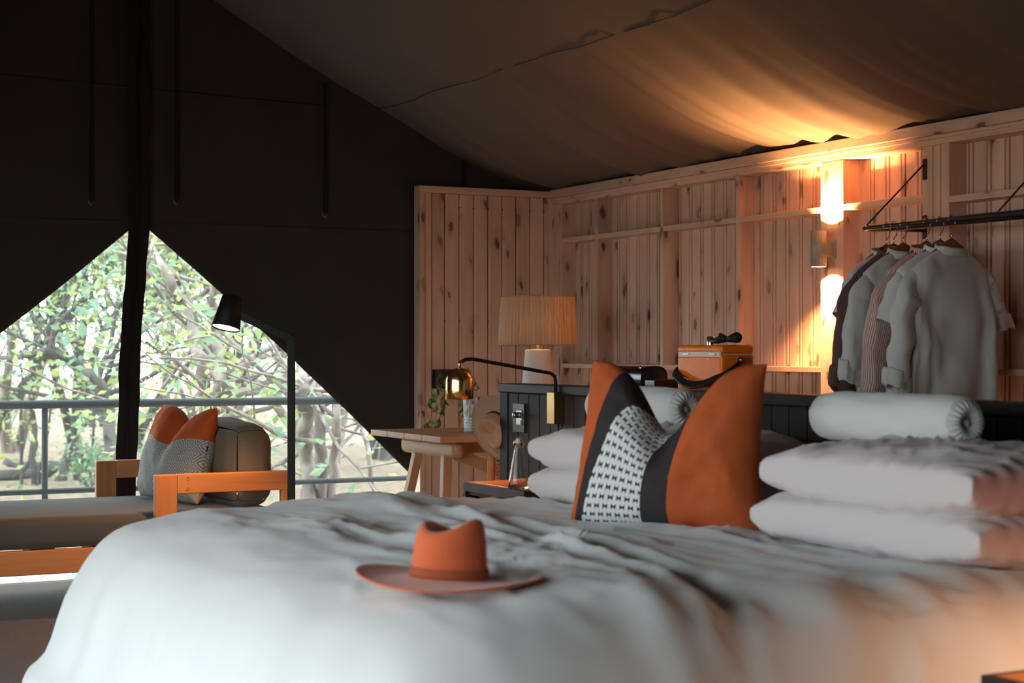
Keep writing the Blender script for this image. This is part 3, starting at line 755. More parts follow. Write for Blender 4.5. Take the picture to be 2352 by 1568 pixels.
def bed_top(x, y):
    h = .016 * fbm(x * 3.4, y * 1.1, 4, 3) + .016 * fbm(x * 8, y * 2.2 + x * 2.5, 1, 3) * sst(1.3, 1.8, x)
    h += .010 * max(0, fbm(x * 5 + y * 1.5, y * 1.2, 7, 2))
    m = .35 + .65 * sst(1.3, 1.75, x)
    wx, wy = x + .10 * fbm(x * 3, y * 3, 5), y + .10 * fbm(x * 3, y * 3, 8)
    h += m * 1.9 * (.010 * ridge(wx * 4.2 + wy * .8, wy * 1.5 - wx * .5, 11) + .006 * ridge(wx * 9 - wy * 1.5, wy * 3.4 + wx * 2, 17)) * (.5 + .5 * fbm(x * 2, y * 2, 3))
    d = x - xc(y)
    h += .020 * math.exp(-(d / .030) ** 2) - .010 * math.exp(-((d - .06) / .03) ** 2) + .012 * math.exp(-((d - .11) / .025) ** 2) + .010 * math.exp(-((d + .10) / .05) ** 2)
    h += .016 * math.exp(-((x - 1.95) / .35) ** 2) * sst(3.2, 5.0, y) - .012 * sst(2.2, 2.7, x)
    return h
dv = MB(); NP = 300
def dfn(u, v):
    k = v * (len(PRF) - 1); i = min(len(PRF) - 2, int(k)); f = k - i
    o = PRF[i][0] + (PRF[i+1][0] - PRF[i][0]) * f; z = PRF[i][1] + (PRF[i+1][1] - PRF[i][1]) * f
    c = max(.02, .16 + o * .8)
    p = rrect(HXX + o, HYY + o, c, u)
    x, y = CX_ + p.x, CY_ + p.y
    if x > BX1: x = BX1 + (x - BX1) * .0
    if y < BY0: y = BY0 + (y - BY0) * .72
    if y > BY1: y = BY1 + (y - BY1) * (1 - .93 * sst(1.8, 2.45, x))
    top = sst(.30, .60, z); h = bed_top(x, y) * top
    sk = 1 - sst(.40, .62, z)
    q = u * 46
    fo = sk * (.022 * fbm(q * .9, z * 1.2, 2, 2) + .014 * math.sin(q * 1.7 + 2 * fbm(q * .3, 1)) * (1 - sst(.15, .5, z)))
    if y < 3.2 and o > 0: fo += sk * .02 * math.exp(-((x - 1.72 + .15 * (.6 - z)) / .035) ** 2)
    if y < 3.2 and o > 0: fo += sk * (.022 * math.exp(-((x - 2.28 + .35 * (.6 - z)) / .03) ** 2) - .012 * math.exp(-((x - 2.21 + .35 * (.6 - z)) / .03) ** 2))
    n = Vector((p.x / HXX, p.y / HYY)); n = Vector((n.x ** 5, n.y ** 5)); n = n.normalized() if n.length > 1e-6 else Vector((0, 0))
    x2 = min(x + n.x * fo, BX1); y2 = y + n.y * fo
    return (x2, y2, z + h)
dv.grid(dfn, NP, 110); dv.f.append(tuple(range(NP - 1, -1, -1))); dv.smooth.append(True)
tag(weld(obj('duvet', dv, M['duvet'])), 'rumpled white grey duvet draped over the bed', 'duvet')

def pillow(wx, wy, h, seed, wr=.008, pinch=.035, n=64):
    mb = MB()
    for sg in (1, -1):
        def fn(u, v):
            a, b = 2 * u - 1, 2 * v - 1
            a, b = math.copysign(1 - (1 - abs(a)) ** 1.35, a), math.copysign(1 - (1 - abs(b)) ** 1.35, b)
            x = wx / 2 * a * (1 - pinch * (1 - b * b)); y = wy / 2 * b * (1 - pinch * (1 - a * a))
            e = max(0, (1 - a * a)) ** .21 * max(0, (1 - b * b)) ** .21
            t = h / 2 * e
            edge = 1 - e
            wv = wr * (fbm(x * 6 + seed, y * 6, seed) * e + 1.3 * edge * math.sin(15 * (a * abs(b) + b * abs(a)) + 3 * fbm(x * 8, y * 8, seed)) * e)
            wv += sg * .012 * e * ridge(x * 3 + seed, y * 6 + x * 3, seed) + sg * .009 * e * ridge(x * 6 + y * 2, y * 10 + seed, seed + 4) - sg * .006 * e * edge * math.sin(y * 60 + 4 * fbm(x * 5, y * 5, seed))
            return (x, y, sg * t + wv + .012 * edge * fbm(x * 5, y * 5, seed + 3))
        m0 = len(mb.f); mb.grid(fn, n, n)
        if sg < 0: mb.f[m0:] = [tuple(reversed(f)) for f in mb.f[m0:]]
    return mb
def put_pillow(x, y, z, wx, wy, h, seed, label, rz=0, ry=0):
    mb = pillow(wx, wy, h, seed)
    o = weld(obj('pillow', mb, M['pillow'])); o.location = (x, y, z); o.rotation_euler = (0, ry, rz)
    return tag(o, label, 'pillow', 'pillows stacked on the bed')
put_pillow(2.80, 3.165, .705, .56, .82, .155, 1, 'pale pink pillow lying on the bed beneath the near stack', .02)
put_pillow(2.81, 3.160, .815, .56, .80, .165, 2, 'pale pink pillow on top of the near stack below the bolster', -.02)
put_pillow(2.80, 4.41, .700, .56, .78, .15, 3, 'pale pink pillow lying on the bed beneath the far stack', 0)
put_pillow(2.80, 4.41, .808, .56, .76, .155, 4, 'pale pink pillow on top of the far stack behind the orange cushion', .02)
def bolster(x, y0, y1, z, r, seed, label):
    t = thing('bolster', (x, (y0 + y1) / 2, z - r), label, 'bolster', 'bolsters on the pillow stacks')
    mb = MB(); n = 48
    def fn(u, v):
        q = 2 * math.pi * u; rr = r * (1 - .10 * abs(2 * v - 1) ** 8) + .004 * fbm(v * 4, math.cos(q) * 2, math.sin(q) * 2 + seed)
        return (x + rr * math.cos(q), y0 + (y1 - y0) * v, z + rr * math.sin(q))
    mb.grid(fn, n, 30); b = obj('bolster_body', mb, M['bolster'], t)
    for yy, sg in ((y0, -1), (y1, 1)):
        e = MB()
        def ef(u, v):
            q = 2 * math.pi * u; rr = r * .905 * (1 - v)
            pl_ = .004 * math.cos(q * 22) * sst(0, .3, v) * (1 - v)
            return (x + rr * math.cos(q), yy + sg * (.020 * math.sin(math.pi * min(1, v * 1.1)) - .016 * v ** 3 + pl_), z + rr * math.sin(q))
        e.grid(ef, 132, 12); obj('gathered_end', e, M['bolster'], t)
        obj('button', MB().lathe([(.001, .004), (.008, .003), (.010, 0), (.008, -.004)], (0, 0, 0), 16).xf(Matrix.Translation((x, yy + sg * .006, z)) @ Matrix.Rotation(math.pi / 2 * sg * -1, 4, 'X')), M['bolster'], t)
bolster(2.86, 3.16, 3.70, .945, .066, 1, 'white bolster lying on the near pillow stack')
bolster(2.86, 4.40, 4.92, .940, .066, 5, 'white bolster behind the orange panelled cushion')

def throw(name, mat, w, h, th, dip, seed, ears=.06, n=60, u0=0.0, warp=None):
    mb = MB()
    for sg in (1, -1):
        def fn(u, v):
            a, b = 2 * u - 1, 2 * v - 1
            a2, b2 = math.copysign(1 - (1 - abs(a)) ** 1.3, a), math.copysign(1 - (1 - abs(b)) ** 1.3, b)
            x = w / 2 * a2 * (1 - .07 * (1 - b2 * b2) * 1) ; z = h * (b2 + 1) / 2
            tt = (b2 + 1) / 2
            chop = dip * math.exp(-((a2 - u0) / .42) ** 2) * tt ** 1.6
            z -= chop
            x *= 1 - .11 * tt ** 2 * (1 if a2 < 0 else .5)
            e = max(0, 1 - a2 * a2) ** .45 * max(0, 1 - b2 * b2) ** .45
            y = -sg * (th / 2 * e * (1 + .35 * (1 - tt)) )
            cr_ = math.exp(-((a2 - u0) / .16) ** 2) * tt ** 2
            y += sg * .35 * th * cr_ * e * (1 if sg > 0 else .5)
            y += .007 * fbm(a2 * 3 + seed, b2 * 3, sg) + .005 * e * math.sin(9 * (a2 - u0) * (1.2 - tt) + 6 * tt + seed)
            return (x, y, z)
        m0 = len(mb.f); o0 = len(mb.v); mb.grid(fn, n, n)
        if warp:                                              # the sewn panels lean with the cloth that is pulled into the dent
            for i in range(o0, len(mb.v)):
                u, v = mb.uv[i]; a = 2 * u - 1; u = (math.copysign(1 - (1 - abs(a)) ** 1.3, a) + 1) / 2
                k = [0] + [p + (q - p) * v ** 1.5 for p, q in warp[0]] + [1]; tt = [0] + warp[1] + [1]
                for j in range(5):
                    if u <= k[j + 1]: mb.uv[i] = (tt[j] + (tt[j+1] - tt[j]) * (u - k[j]) / (k[j+1] - k[j]), v); break
        if sg < 0: mb.f[m0:] = [tuple(reversed(f)) for f in mb.f[m0:]]
    return mb
cu = weld(obj('throw_cushion', throw('c', None, .55, .455, .20, .20, 3, u0=.0, warp=([(.03, .22), (.07, .40), (.41, .54), (.56, .66)], [.135, .25, .50, .625])), M['bow']))
cu.location = (2.47, 3.905, .640); cu.rotation_euler = (math.radians(-9), math.radians(1), math.radians(-52))
tag(cu, 'rust orange cushion with charcoal bands and white patterned centre panel', 'cushion')

# terracotta hat on the bed
ht = thing('felt_hat', (1.445, 3.09, .652), 'terracotta wide brimmed felt hat lying on the bed cover', 'hat')
def crown(v, t):
    r = math.hypot(v.x, v.y); z = v.z; q = t + .45
    el = Vector((v.x * .94, v.y * .81, z * 1.04))
    hi = sst(.055, .115, z)
    el.z += hi * .012 * math.cos(2 * q) + hi * .006 * math.cos(q)
    return el
hp = [(.098, .006), (.090, .010), (.0855, .02), (.084, .05), (.080, .08), (.075, .104), (.068, .116), (.058, .118), (.044, .108), (.028, .096), (.012, .091), (.001, .090)]
hm = MB().lathe(hp, (0, 0, 0), 64, crown)
def brim(v, t):
    r = math.hypot(v.x, v.y); f = max(0, (r - .085) / .105)
    return Vector((v.x * (1.03), v.y * .97, v.z + f * f * (.010 * math.cos(2 * t + .6) + .004)))
bm_ = MB().lathe([(.066, .006), (.12, .003), (.155, .002), (.182, .004), (.1905, .007), (.192, .010), (.190, .012), (.18, .010), (.15, .008), (.12, .009), (.095, .011), (.066, .014)], (0, 0, 0), 72, brim)
HM = Matrix.Translation((1.445, 3.09, .652)) @ Matrix.Scale(.955, 4) @ Matrix.Rotation(math.radians(3), 4, 'Y') @ Matrix.Rotation(math.radians(-27), 4, 'Z')
obj('crown', hm.xf(HM), M['felt'], ht); obj('brim', bm_.xf(HM), M['felt'], ht)
bd = MB().lathe([(.0885, .014), (.0875, .034)], (0, 0, 0), 64, crown); obj('hat_band', bd.xf(HM), M['felt_band'], ht, solid=.002)

# ------------------------------------------------------------------ daybed
db = thing('daybed', (1.3, 7.5, 0), 'long timber framed daybed with grey seat cushion by the tent opening', 'daybed')
SB = .208
obj('frame', MB().box((.12, 7.02, SB), (2.50, 7.06, .308)).box((.12, 7.97, SB), (2.50, 8.01, .308)).box((.08, 7.02, SB), (.12, 8.01, .308)).box((2.46, 7.06, SB), (2.50, 7.97, .308)), M['teak'], db, bevel=.004)
for k in range(9): obj('slat', MB().box((.2 + k * .25, 7.06, .272), (.30 + k * .25, 7.97, .292)), M['teak'], db, bevel=.002)
for y0, y1 in ((6.985, 7.018), (8.012, 8.045)):
    obj('post', MB().box((1.915, y0, .014), (2.010, y1, .600)), M['teak_z'], db, bevel=.004)
    obj('post', MB().box((2.470, y0, .014), (2.515, y1, .530)), M['teak_z'], db, bevel=.004)
    obj('arm_rail', MB().box((2.0105, y0 - .001, .518), (2.515, y1 + .001, .601)), M['teak'], db, bevel=.004)
    obj('leg', MB().box((.12, y0, .014), (.21, y1, .30)), M['teak_z'], db, bevel=.004)
    for zz in (.538, .582):
        s_ = 1 if y0 > 7.5 else 0
        obj('dowel', MB().lathe([(.001, -.0015), (.006, -.001), (.0065, .002)], (0, 0, 0), 12).xf(Matrix.Translation((2.055, (y0 - .0012), zz)) @ Matrix.Rotation(math.pi / 2, 4, 'X')), M['hanger'], db)
weld(obj('seat_cushion', rbox((.10, 7.03, .310), (2.48, 7.96, .437), .030, puff=.006, wr=.003), M['seat'], db))
bc = tag(obj('back_cushion', rbox((2.285, 7.075, .445), (2.470, 7.93, .792), .07, puff=.022, seed=3, wr=.010), M['backcush']), 'chunky brown grey back cushion standing at the head of the daybed', 'cushion')
tc_ = weld(obj('throw_cushion', throw('d', None, .58, .435, .20, .085, 8, u0=.15), M['diamond']))
tc_.location = (2.125, 7.535, .446); tc_.rotation_euler = (math.radians(-14), 0, math.radians(-80))
tag(tc_, 'orange topped cushion with grey diamond weave leaning on the daybed', 'cushion')

# ------------------------------------------------------------------ floor lamp
LP = Vector((2.357, 6.548, 0))
fl_ = thing('floor_lamp', (LP.x, LP.y, .014), 'black floor lamp with tilted cone shade behind the bed foot', 'lamp')
obj('base', MB().lathe([(.001, .015), (.13, .015), (.132, .022), (.128, .030), (.001, .032)], (LP.x, LP.y, 0), 40), M['lamp_black'], fl_)
A_ = Vector((SA, CA, 0)); B_ = Vector((CA, -SA, 0))
obj('pole', MB().beam((LP.x, LP.y, .03), (LP.x, LP.y, 1.17), .030, .022, up=(SA, CA, 0)), M['lamp_black'], fl_, bevel=.002)
hd = Vector((2.131, 6.664, 1.270))
obj('arm', MB().beam((LP.x + .012, LP.y, 1.160), (hd.x + .035, hd.y - .017, 1.268), .022, .034), M['lamp_black'], fl_, bevel=.002)
ax = Vector((-.265, -.145, -1)).normalized()
rot = Vector((0, 0, -1)).rotation_difference(ax).to_matrix().to_4x4()
SM = Matrix.Translation(hd) @ rot
sh = MB().lathe([(.001, .072), (.038, .072), (.041, .069), (.0590, -.062), (.0570, -.063), (.0395, .064), (.001, .066)], (0, 0, 0), 48)
so = obj('lamp_shade', sh.xf(SM), M['lamp_black'], fl_)
obj('diffuser', MB().lathe([(.001, -.057), (.0560, -.057), (.0560, -.055), (.001, -.051)], (0, 0, 0), 32).xf(SM), M['bulb_floor'], so)
light('floor_lamp_light', 'SPOT', SM @ Vector((0, 0, -.066)), POWER['floor_lamp'], parent=fl_, spot_size=math.radians(125), spot_blend=.5, shadow_soft_size=.04, rot=ax.to_track_quat('-Z', 'Y').to_euler())

# ------------------------------------------------------------------ desk, lamp, plant, tin, chair, tan hat
DZ = .74
dk = thing('desk', (3.8, 7.2, 0), 'oak desk with splayed legs in front of the corner timber wall', 'desk')
for k in range(4): obj('top_board', MB().box((3.14, 6.80 + k * .2015, DZ - .028), (4.50, 6.80 + k * .2015 + .2, DZ)), M['oak'], dk, bevel=.004)
for xx in (3.255, 4.36):
    obj('crossbar', MB().box((xx, 6.90, DZ - .108), (xx + .06, 7.52, DZ - .0285)), M['oak_y'], dk, bevel=.035, seg=5)
    for ty, by in ((7.05, 6.98), (7.37, 7.58)):
        sx = -.05 if xx < 4 else .05
        obj('leg', MB().beam((xx + .03, ty, DZ - .10), (xx + .03 + sx, by, .012), .042, .042, up=(1, 0, 0)), M['oak_z'], dk, bevel=.005)
obj('stretcher', MB().beam((3.30, 6.98, DZ - .09), (3.86, 6.98, .43), .03, .055), M['oak'], dk, bevel=.004)
obj('stretcher', MB().beam((4.38, 6.98, DZ - .09), (3.90, 6.98, .45), .03, .055), M['oak'], dk, bevel=.004)
obj('apron', MB().box((3.32, 7.18, DZ - .10), (4.36, 7.21, DZ - .0285)), M['oak'], dk)

tl = thing('table_lamp', (3.76, 7.05, DZ), 'white ceramic table lamp with pleated raffia drum shade on the desk', 'lamp')
LX, LY = 3.76, 7.05
obj('lamp_base', MB().lathe([(.001, DZ + .001), (.092, DZ + .001), (.095, DZ + .006), (.060, 1.120), (.056, 1.126), (.001, 1.127)], (LX, LY, 0), 48), M['ceramic'], tl)
obj('stem', MB().tube([(LX, LY, 1.126), (LX, LY, 1.22)], .007, 10), M['brass_dull'], tl)
NS = 300
rs = random.Random(3); jit = [rs.uniform(-1, 1) for _ in range(NS)]
shd = MB()
def rf(u, v):
    k = int(round(u * NS)) % NS
    r = .186 + (.170 - .186) * v + .0022 * jit[k] + .002 * math.sin(math.pi * v); q = 2 * math.pi * u
    return (LX + r * math.cos(q), LY + r * math.sin(q), 1.147 + .227 * v)
shd.grid(rf, NS, 8, True); so = obj('lamp_shade', shd, M['raffia'], tl)
for zz, rr in ((1.148, .186), (1.374, .171)):
    obj('shade_ring', MB().tube([(LX + rr * math.cos(a), LY + rr * math.sin(a), zz) for a in [math.radians(6 * k) for k in range(61)]], .0025, 5), M['raffia'], so)
obj('bulb', MB().lathe([(.001, 1.22), (.012, 1.225), (.026, 1.255), (.02, 1.28), (.001, 1.287)], (LX, LY, 0), 16), M['bulb'], tl)
light('table_lamp_light', 'POINT', (LX, LY, 1.25), POWER['table'], parent=tl, shadow_soft_size=.03)

tn = obj('printed_tin', MB().grid(lambda u, v: (3.485 + (.076 + .006 * v) * math.cos(6.2832 * u), 7.10 + (.076 + .006 * v) * math.sin(6.2832 * u), DZ + .001 + .165 * v), 48, 6), M['print'], solid=.003)
tag(tn, 'round pot printed with bark and lines of lettering on the desk', 'pot')
pc = MB().tube([(3.385, 6.92, DZ + .012), (3.43, 6.905, DZ + .012), (3.47, 6.892, DZ + .012)], [.010, .0125, .010], 12); tag(obj('spectacles_case', pc, M['gloss_black']), 'small black cylindrical case lying at the desk front', 'case')

# trailing plant in a black wall planter
pt_ = thing('trailing_plant', (3.866, YC - .06, .915), 'green trailing plant spilling from a black planter on the timber wall', 'plant')
po = MB().box((3.818, YC - .085, .915), (3.915, YC - .004, 1.018)); obj('planter', po, M['black_metal'], pt_, bevel=.003)
RV = random.Random(5)
def leaf_mesh():
    mb = MB(); L, W_ = .046, .026
    row = [(0, 0), (.25, .8), (.5, 1), (.75, .72), (1, 0)]
    vs = []
    for f, q in row:
        z = -.006 * math.sin(math.pi * f)
        vs += [(L * f, -W_ / 2 * q, z - .003 * q), (L * f, 0, z), (L * f, W_ / 2 * q, z - .003 * q)]
    fs = []
    for i in range(4):
        a = i * 3; fs += [(a, a+1, a+4, a+3), (a+1, a+2, a+5, a+4)]
    mb.add(vs, fs, True); return mb
lf0 = None
vines = [[(1035, 862), (1008, 880), (1000, 905), (1003, 935), (1000, 960), (1008, 985)], [(1030, 865), (1000, 900), (985, 920), (978, 940), (988, 965), (970, 980)],
         [(1035, 868), (1022, 900), (1018, 930), (1012, 955), (1002, 975)], [(1045, 862), (1075, 845), (1088, 870), (1100, 890)], [(1045, 868), (1058, 900), (1062, 930), (1066, 955)], [(1020, 872), (1012, 858), (1005, 870), (1003, 895)]]
for vn in vines:
    pts = []
    for i, (px, py) in enumerate(vn):
        D = 9.05 - .035 * i; p = at(px, py, D); p.y = min(p.y, YC - .05); pts.append(p)
    fine = []
    for i in range(len(pts) - 1):
        for k in range(4): fine.append(pts[i].lerp(pts[i+1], k / 4))
    fine.append(pts[-1]); fine = [p + Vector((.004 * fbm(i * .7, 1), 0, .004 * fbm(i * .7, 3))) for i, p in enumerate(fine)]
    obj('vine', MB().tube(fine, .0022, 5), M['stem'], pt_)
    for i, p in enumerate(fine[2:]):
        if RV.random() < .35: continue
        m = Matrix.Rotation(RV.uniform(0, 6.28), 4, 'Z') @ Matrix.Rotation(RV.uniform(.5, 1.5), 4, 'Y') @ Matrix.Rotation(RV.uniform(-.6, .6), 4, 'X')
        if lf0 is None: o = lf0 = obj('leaf', leaf_mesh(), M['vine_leaf'], None); o.parent = pt_
        else: o = share('leaf', lf0, (0, 0, 0), pt_)
        s = RV.uniform(.7, 1.15); o.matrix_local = Matrix.Translation(p - ORG[pt_]) @ m @ Matrix.Scale(s, 4)

# rattan chair with a tan hat on it
rc = thing('rattan_chair', (3.42, 6.55, 0), 'orange woven rattan chair pulled up to the desk', 'chair')
def wrapped(p, q, r): 
    p, q = Vector(p), Vector(q); n = int((q - p).length / .007); pts = [p.lerp(q, k / n) for k in range(n + 1)]
    return MB().tube(pts, [r + (.0012 if k % 2 else -.0006) for k in range(n + 1)], 8)
for xx in (3.185, 3.62):
    obj('back_post', wrapped((xx, 6.43, .014), (xx, 6.37, .90), .017), M['rattan'], rc)
    obj('leg', wrapped((xx, 6.76, .014), (xx, 6.74, .45), .015), M['rattan'], rc)
for zz in (.52, .90): obj('back_rail', wrapped((3.185, 6.40 - .03 * (zz - .4), zz), (3.64, 6.40 - .03 * (zz - .4), zz), .012), M['rattan'], rc)
for k in range(3): obj('woven_upright', MB().tube([(3.262 + k * .035, 6.40, .30), (3.262 + k * .035, 6.375, .90)], .006, 6), M['rattan'], rc)
wv = MB()
for k in range(46):
    z = .22 + k * .0145; wv.tube([(3.215 + j * .03, 6.405 - .03 * (z - .2) + .007 * (-1) ** (j + k), z) for j in range(15)], .0038, 5, False)
tag(obj('woven_back', wv, M['rattan'], rc), kind='stuff')
obj('seat', MB().box((3.20, 6.42, .42), (3.645, 6.75, .455)), M['rattan'], rc, bevel=.012)

th_ = thing('tan_hat', (3.2, 6.33, .66), 'tan felt outback hat with black band hung on the rattan chair', 'hat')
TM = Matrix.Translation((3.185, 6.295, .800)) @ Vector((0, 0, 1)).rotation_difference(Vector((-.853, -.37, -.28))).to_matrix().to_4x4() @ Matrix.Rotation(math.radians(60), 4, 'Z') @ Matrix.Scale(.80, 4)
def crown2(v, t): 
    hi = sst(.05, .11, v.z); return Vector((v.x * 1.14, v.y * .9, v.z + hi * .014 * math.cos(2 * t)))
def brim2(v, t):
    r = math.hypot(v.x, v.y); f = max(0, (r - .085) / .09); return Vector((v.x * 1.08, v.y * .96, v.z + f * f * .030 * abs(math.sin(t)) ** 2))
obj('crown', MB().lathe([(.094, .006), (.086, .02), (.083, .06), (.078, .088), (.072, .099), (.064, .101), (.045, .089), (.02, .082), (.001, .081)], (0, 0, 0), 56, crown2).xf(TM), M['tan_felt'], th_)
obj('brim', MB().lathe([(.085, .004), (.12, .002), (.155, .003), (.172, .005), (.173, .008), (.155, .007), (.12, .007), (.085, .012)], (0, 0, 0), 64, brim2).xf(TM), M['tan_felt'], th_)
obj('hat_band', MB().lathe([(.0885, .012), (.0865, .030)], (0, 0, 0), 56, crown2).xf(TM), M['black_band'], th_, solid=.003)

bg_ = weld(obj('leather_bag', rbox((2.80, 5.66, .012), (3.06, 5.98, .585), .09, puff=.02, seed=9, wr=.012), M['black_leather']))
tag(bg_, 'grained black leather bag standing on the floor behind the bedside table', 'bag')

# ------------------------------------------------------------------ console behind the headboard and what stands on it
CZ = .953
cs = thing('console', (3.62, 5.5, 0), 'dark console table standing behind the headboard', 'console')
obj('top', MB().box((3.40, 4.75, CZ - .035), (3.86, 6.18, CZ)), M['charred_y'], cs, bevel=.003)
for x in (3.42, 3.80):
    for y in (4.78, 6.11): obj('leg', MB().box((x, y, .0), (x + .045, y + .045, CZ - .0355)), M['charred'], cs, bevel=.003)
obj('shelf', MB().box((3.465, 4.78, .30), (3.80, 6.15, .33)), M['charred_y'], cs)
bx = thing('orange_box', (3.58, 5.30, CZ), 'glossy orange metal box with leather strap and crank lid', 'box')
bx0, bx1, by0, by1, bz0, bz1 = 3.515, 3.660, 5.165, 5.465, CZ + .002, 1.141
zl = 1.108
obj('body', MB().box((bx0, by0, bz0), (bx1, by1, zl - .003)), M['enamel'], bx, bevel=.012, seg=4)
obj('lid', MB().box((bx0, by0, zl), (bx1, by1, bz1)), M['enamel'], bx, bevel=.012, seg=4)
obj('lid_seam', MB().box((bx0 + .001, by0 + .008, zl - .012), (bx1 - .004, by1 - .008, zl + .008)), M['enamel_trim'], bx)
obj('trim_strip', MB().box((bx0 - .001, by0 + .012, zl - .0045), (bx0 + .002, by1 - .012, zl + .0015)), M['enamel_trim'], bx)
for yy in (5.225, 5.40):
    h_ = obj('hinge', MB().box((bx0 - .003, yy - .022, zl - .005), (bx0, yy + .022, zl + .003)), M['steel'], bx, bevel=.001)
    for dy in (-.014, .014):
        for dz in (-.016, .013): obj('rivet', MB().lathe([(.0035, 0), (.003, .0015), (.0005, .002)], (0, 0, 0), 8).xf(Matrix.Translation((bx0, yy + dy, zl + dz)) @ Matrix.Rotation(-math.pi / 2, 4, 'Y')), M['enamel_trim'], h_)
# leather strap from side to side hanging in front
xm = (bx0 + bx1) / 2 + .012; zs = 1.086
path = [Vector((xm, by0 - .011, zs)), Vector((xm - .045, by0 - .014, zs - .030)), Vector((bx0 - .010, by0 - .008, 1.026))]
for k in range(1, 12):
    f = k / 12; path.append(Vector((bx0 - .018 - .022 * math.sin(math.pi * f), by0 + (by1 - by0) * f, 1.026 + .014 * f - .040 * math.sin(math.pi * f ** .9))))
path += [Vector((bx0 - .010, by1 + .008, 1.040)), Vector((xm - .045, by1 + .014, zs - .022)), Vector((xm, by1 + .011, zs))]
def stf(u, v):
    k = u * (len(path) - 1); j = min(len(path) - 2, int(k)); p = path[j].lerp(path[j+1], k - j)
    return p + Vector((.008, 0, .013)) * (2 * v - 1) 
obj('strap', MB().grid(stf, 60, 4), M['leather'], bx, solid=.005)
for yy, sg in ((by0, -1), (by1, 1)):
    obj('strap_button', MB().lathe([(.0135, 0), (.0135, .018), (.011, .020), (.001, .0205)], (0, 0, 0), 24).xf(Matrix.Translation((xm, yy, zs)) @ Matrix.Rotation(math.pi / 2 * (1 if sg < 0 else -1), 4, 'X')), M['brass_dull'], bx)
obj('crank_boss', MB().lathe([(.014, 0), (.014, .030), (.012, .033), (.001, .033)], (3.575, 5.325, bz1), 24), M['chrome'], bx)
cg = MB().tube([(3.575, 5.318, bz1 + .016), (3.577, 5.285, bz1 + .016), (3.58, 5.255, bz1 + .026), (3.583, 5.235, bz1 + .020)], [.010, .012, .018, .011], 12)
obj('crank_grip', cg.tube([(3.583, 5.232, bz1 + .020), (3.588, 5.205, bz1 + .024), (3.593, 5.175, bz1 + .028), (3.595, 5.165, bz1 + .029)], [.009, .016, .021, .014], 12), M['leather'], bx)
obj('crank_pin', MB().lathe([(.001, .008), (.006, .006), (.007, 0)], (3.576, 5.262, bz1 + .038), 12), M['chrome'], bx)
# dark rounded speaker and tray
spk = thing('speaker', (3.56, 5.85, CZ), 'dark brown rounded speaker with a chrome button behind the headboard', 'speaker')
sp = MB(); 
def spf(u, v):
    q = 2 * math.pi * u
    return (3.56 + .062 * math.copysign(abs(math.cos(q)) ** .7, math.cos(q)), 5.70 + .26 * v, CZ + .055 + .0515 * math.copysign(abs(math.sin(q)) ** .7, math.sin(q)))
sp.grid(spf, 40, 8); n_ = 40
obj('shell', sp, M['gloss_black'], spk)
for yy, sg in ((5.70, -1), (5.96, 1)):
    e = MB(); e.grid(lambda u, v: (3.56 + .060 * (1 - v) * math.cos(6.2832 * u), yy + sg * .012 * v, CZ + .055 + .050 * (1 - v) * math.sin(6.2832 * u)), 40, 4); obj('end_cap', e, M['black_leather'], spk)
obj('button', MB().lathe([(.008, 0), (.007, .005), (.001, .006)], (0, 0, 0), 16).xf(Matrix.Translation((3.520, 5.735, CZ + .100)) @ Matrix.Rotation(-.7, 4, 'Y')), M['chrome'], spk)
tag(obj('tray', MB().box((3.50, 5.60, CZ + .001), (3.72, 5.675, CZ + .055)), M['gloss_black'], bevel=.004), 'flat black block beside the dark speaker behind the headboard', 'box')
tag(obj('metal_dish', MB().lathe([(.001, .002), (.03, .002), (.036, .018), (.034, .060), (.030, .058), (.031, .02), (.001, .008)], (3.58, 6.08, CZ), 28), M['steel']), 'small grey metal cup left of the dark speaker', 'cup')

# ------------------------------------------------------------------ outside: deck railing and bush
YR = 9.30
rl = thing('deck_railing', (2.2, YR, 0), 'grey painted tubular deck railing outside the tent opening', 'railing')
obj('top_rail', MB().tube([(-6, YR, .83), (-2, YR, .83), (2, YR, .83), (6.5, YR, .83)], .023, 14), M['rail_grey'], rl)
obj('lower_rail', MB().tube([(-6, YR, .36), (-2, YR, .36), (2, YR, .36), (6.5, YR, .36)], .015, 12), M['rail_grey'], rl)
for x in (-1.2, .37, 1.945, 4.1, 5.6): obj('post', MB().tube([(x, YR, -.02), (x, YR, .82)], .017, 12), M['rail_grey'], rl)

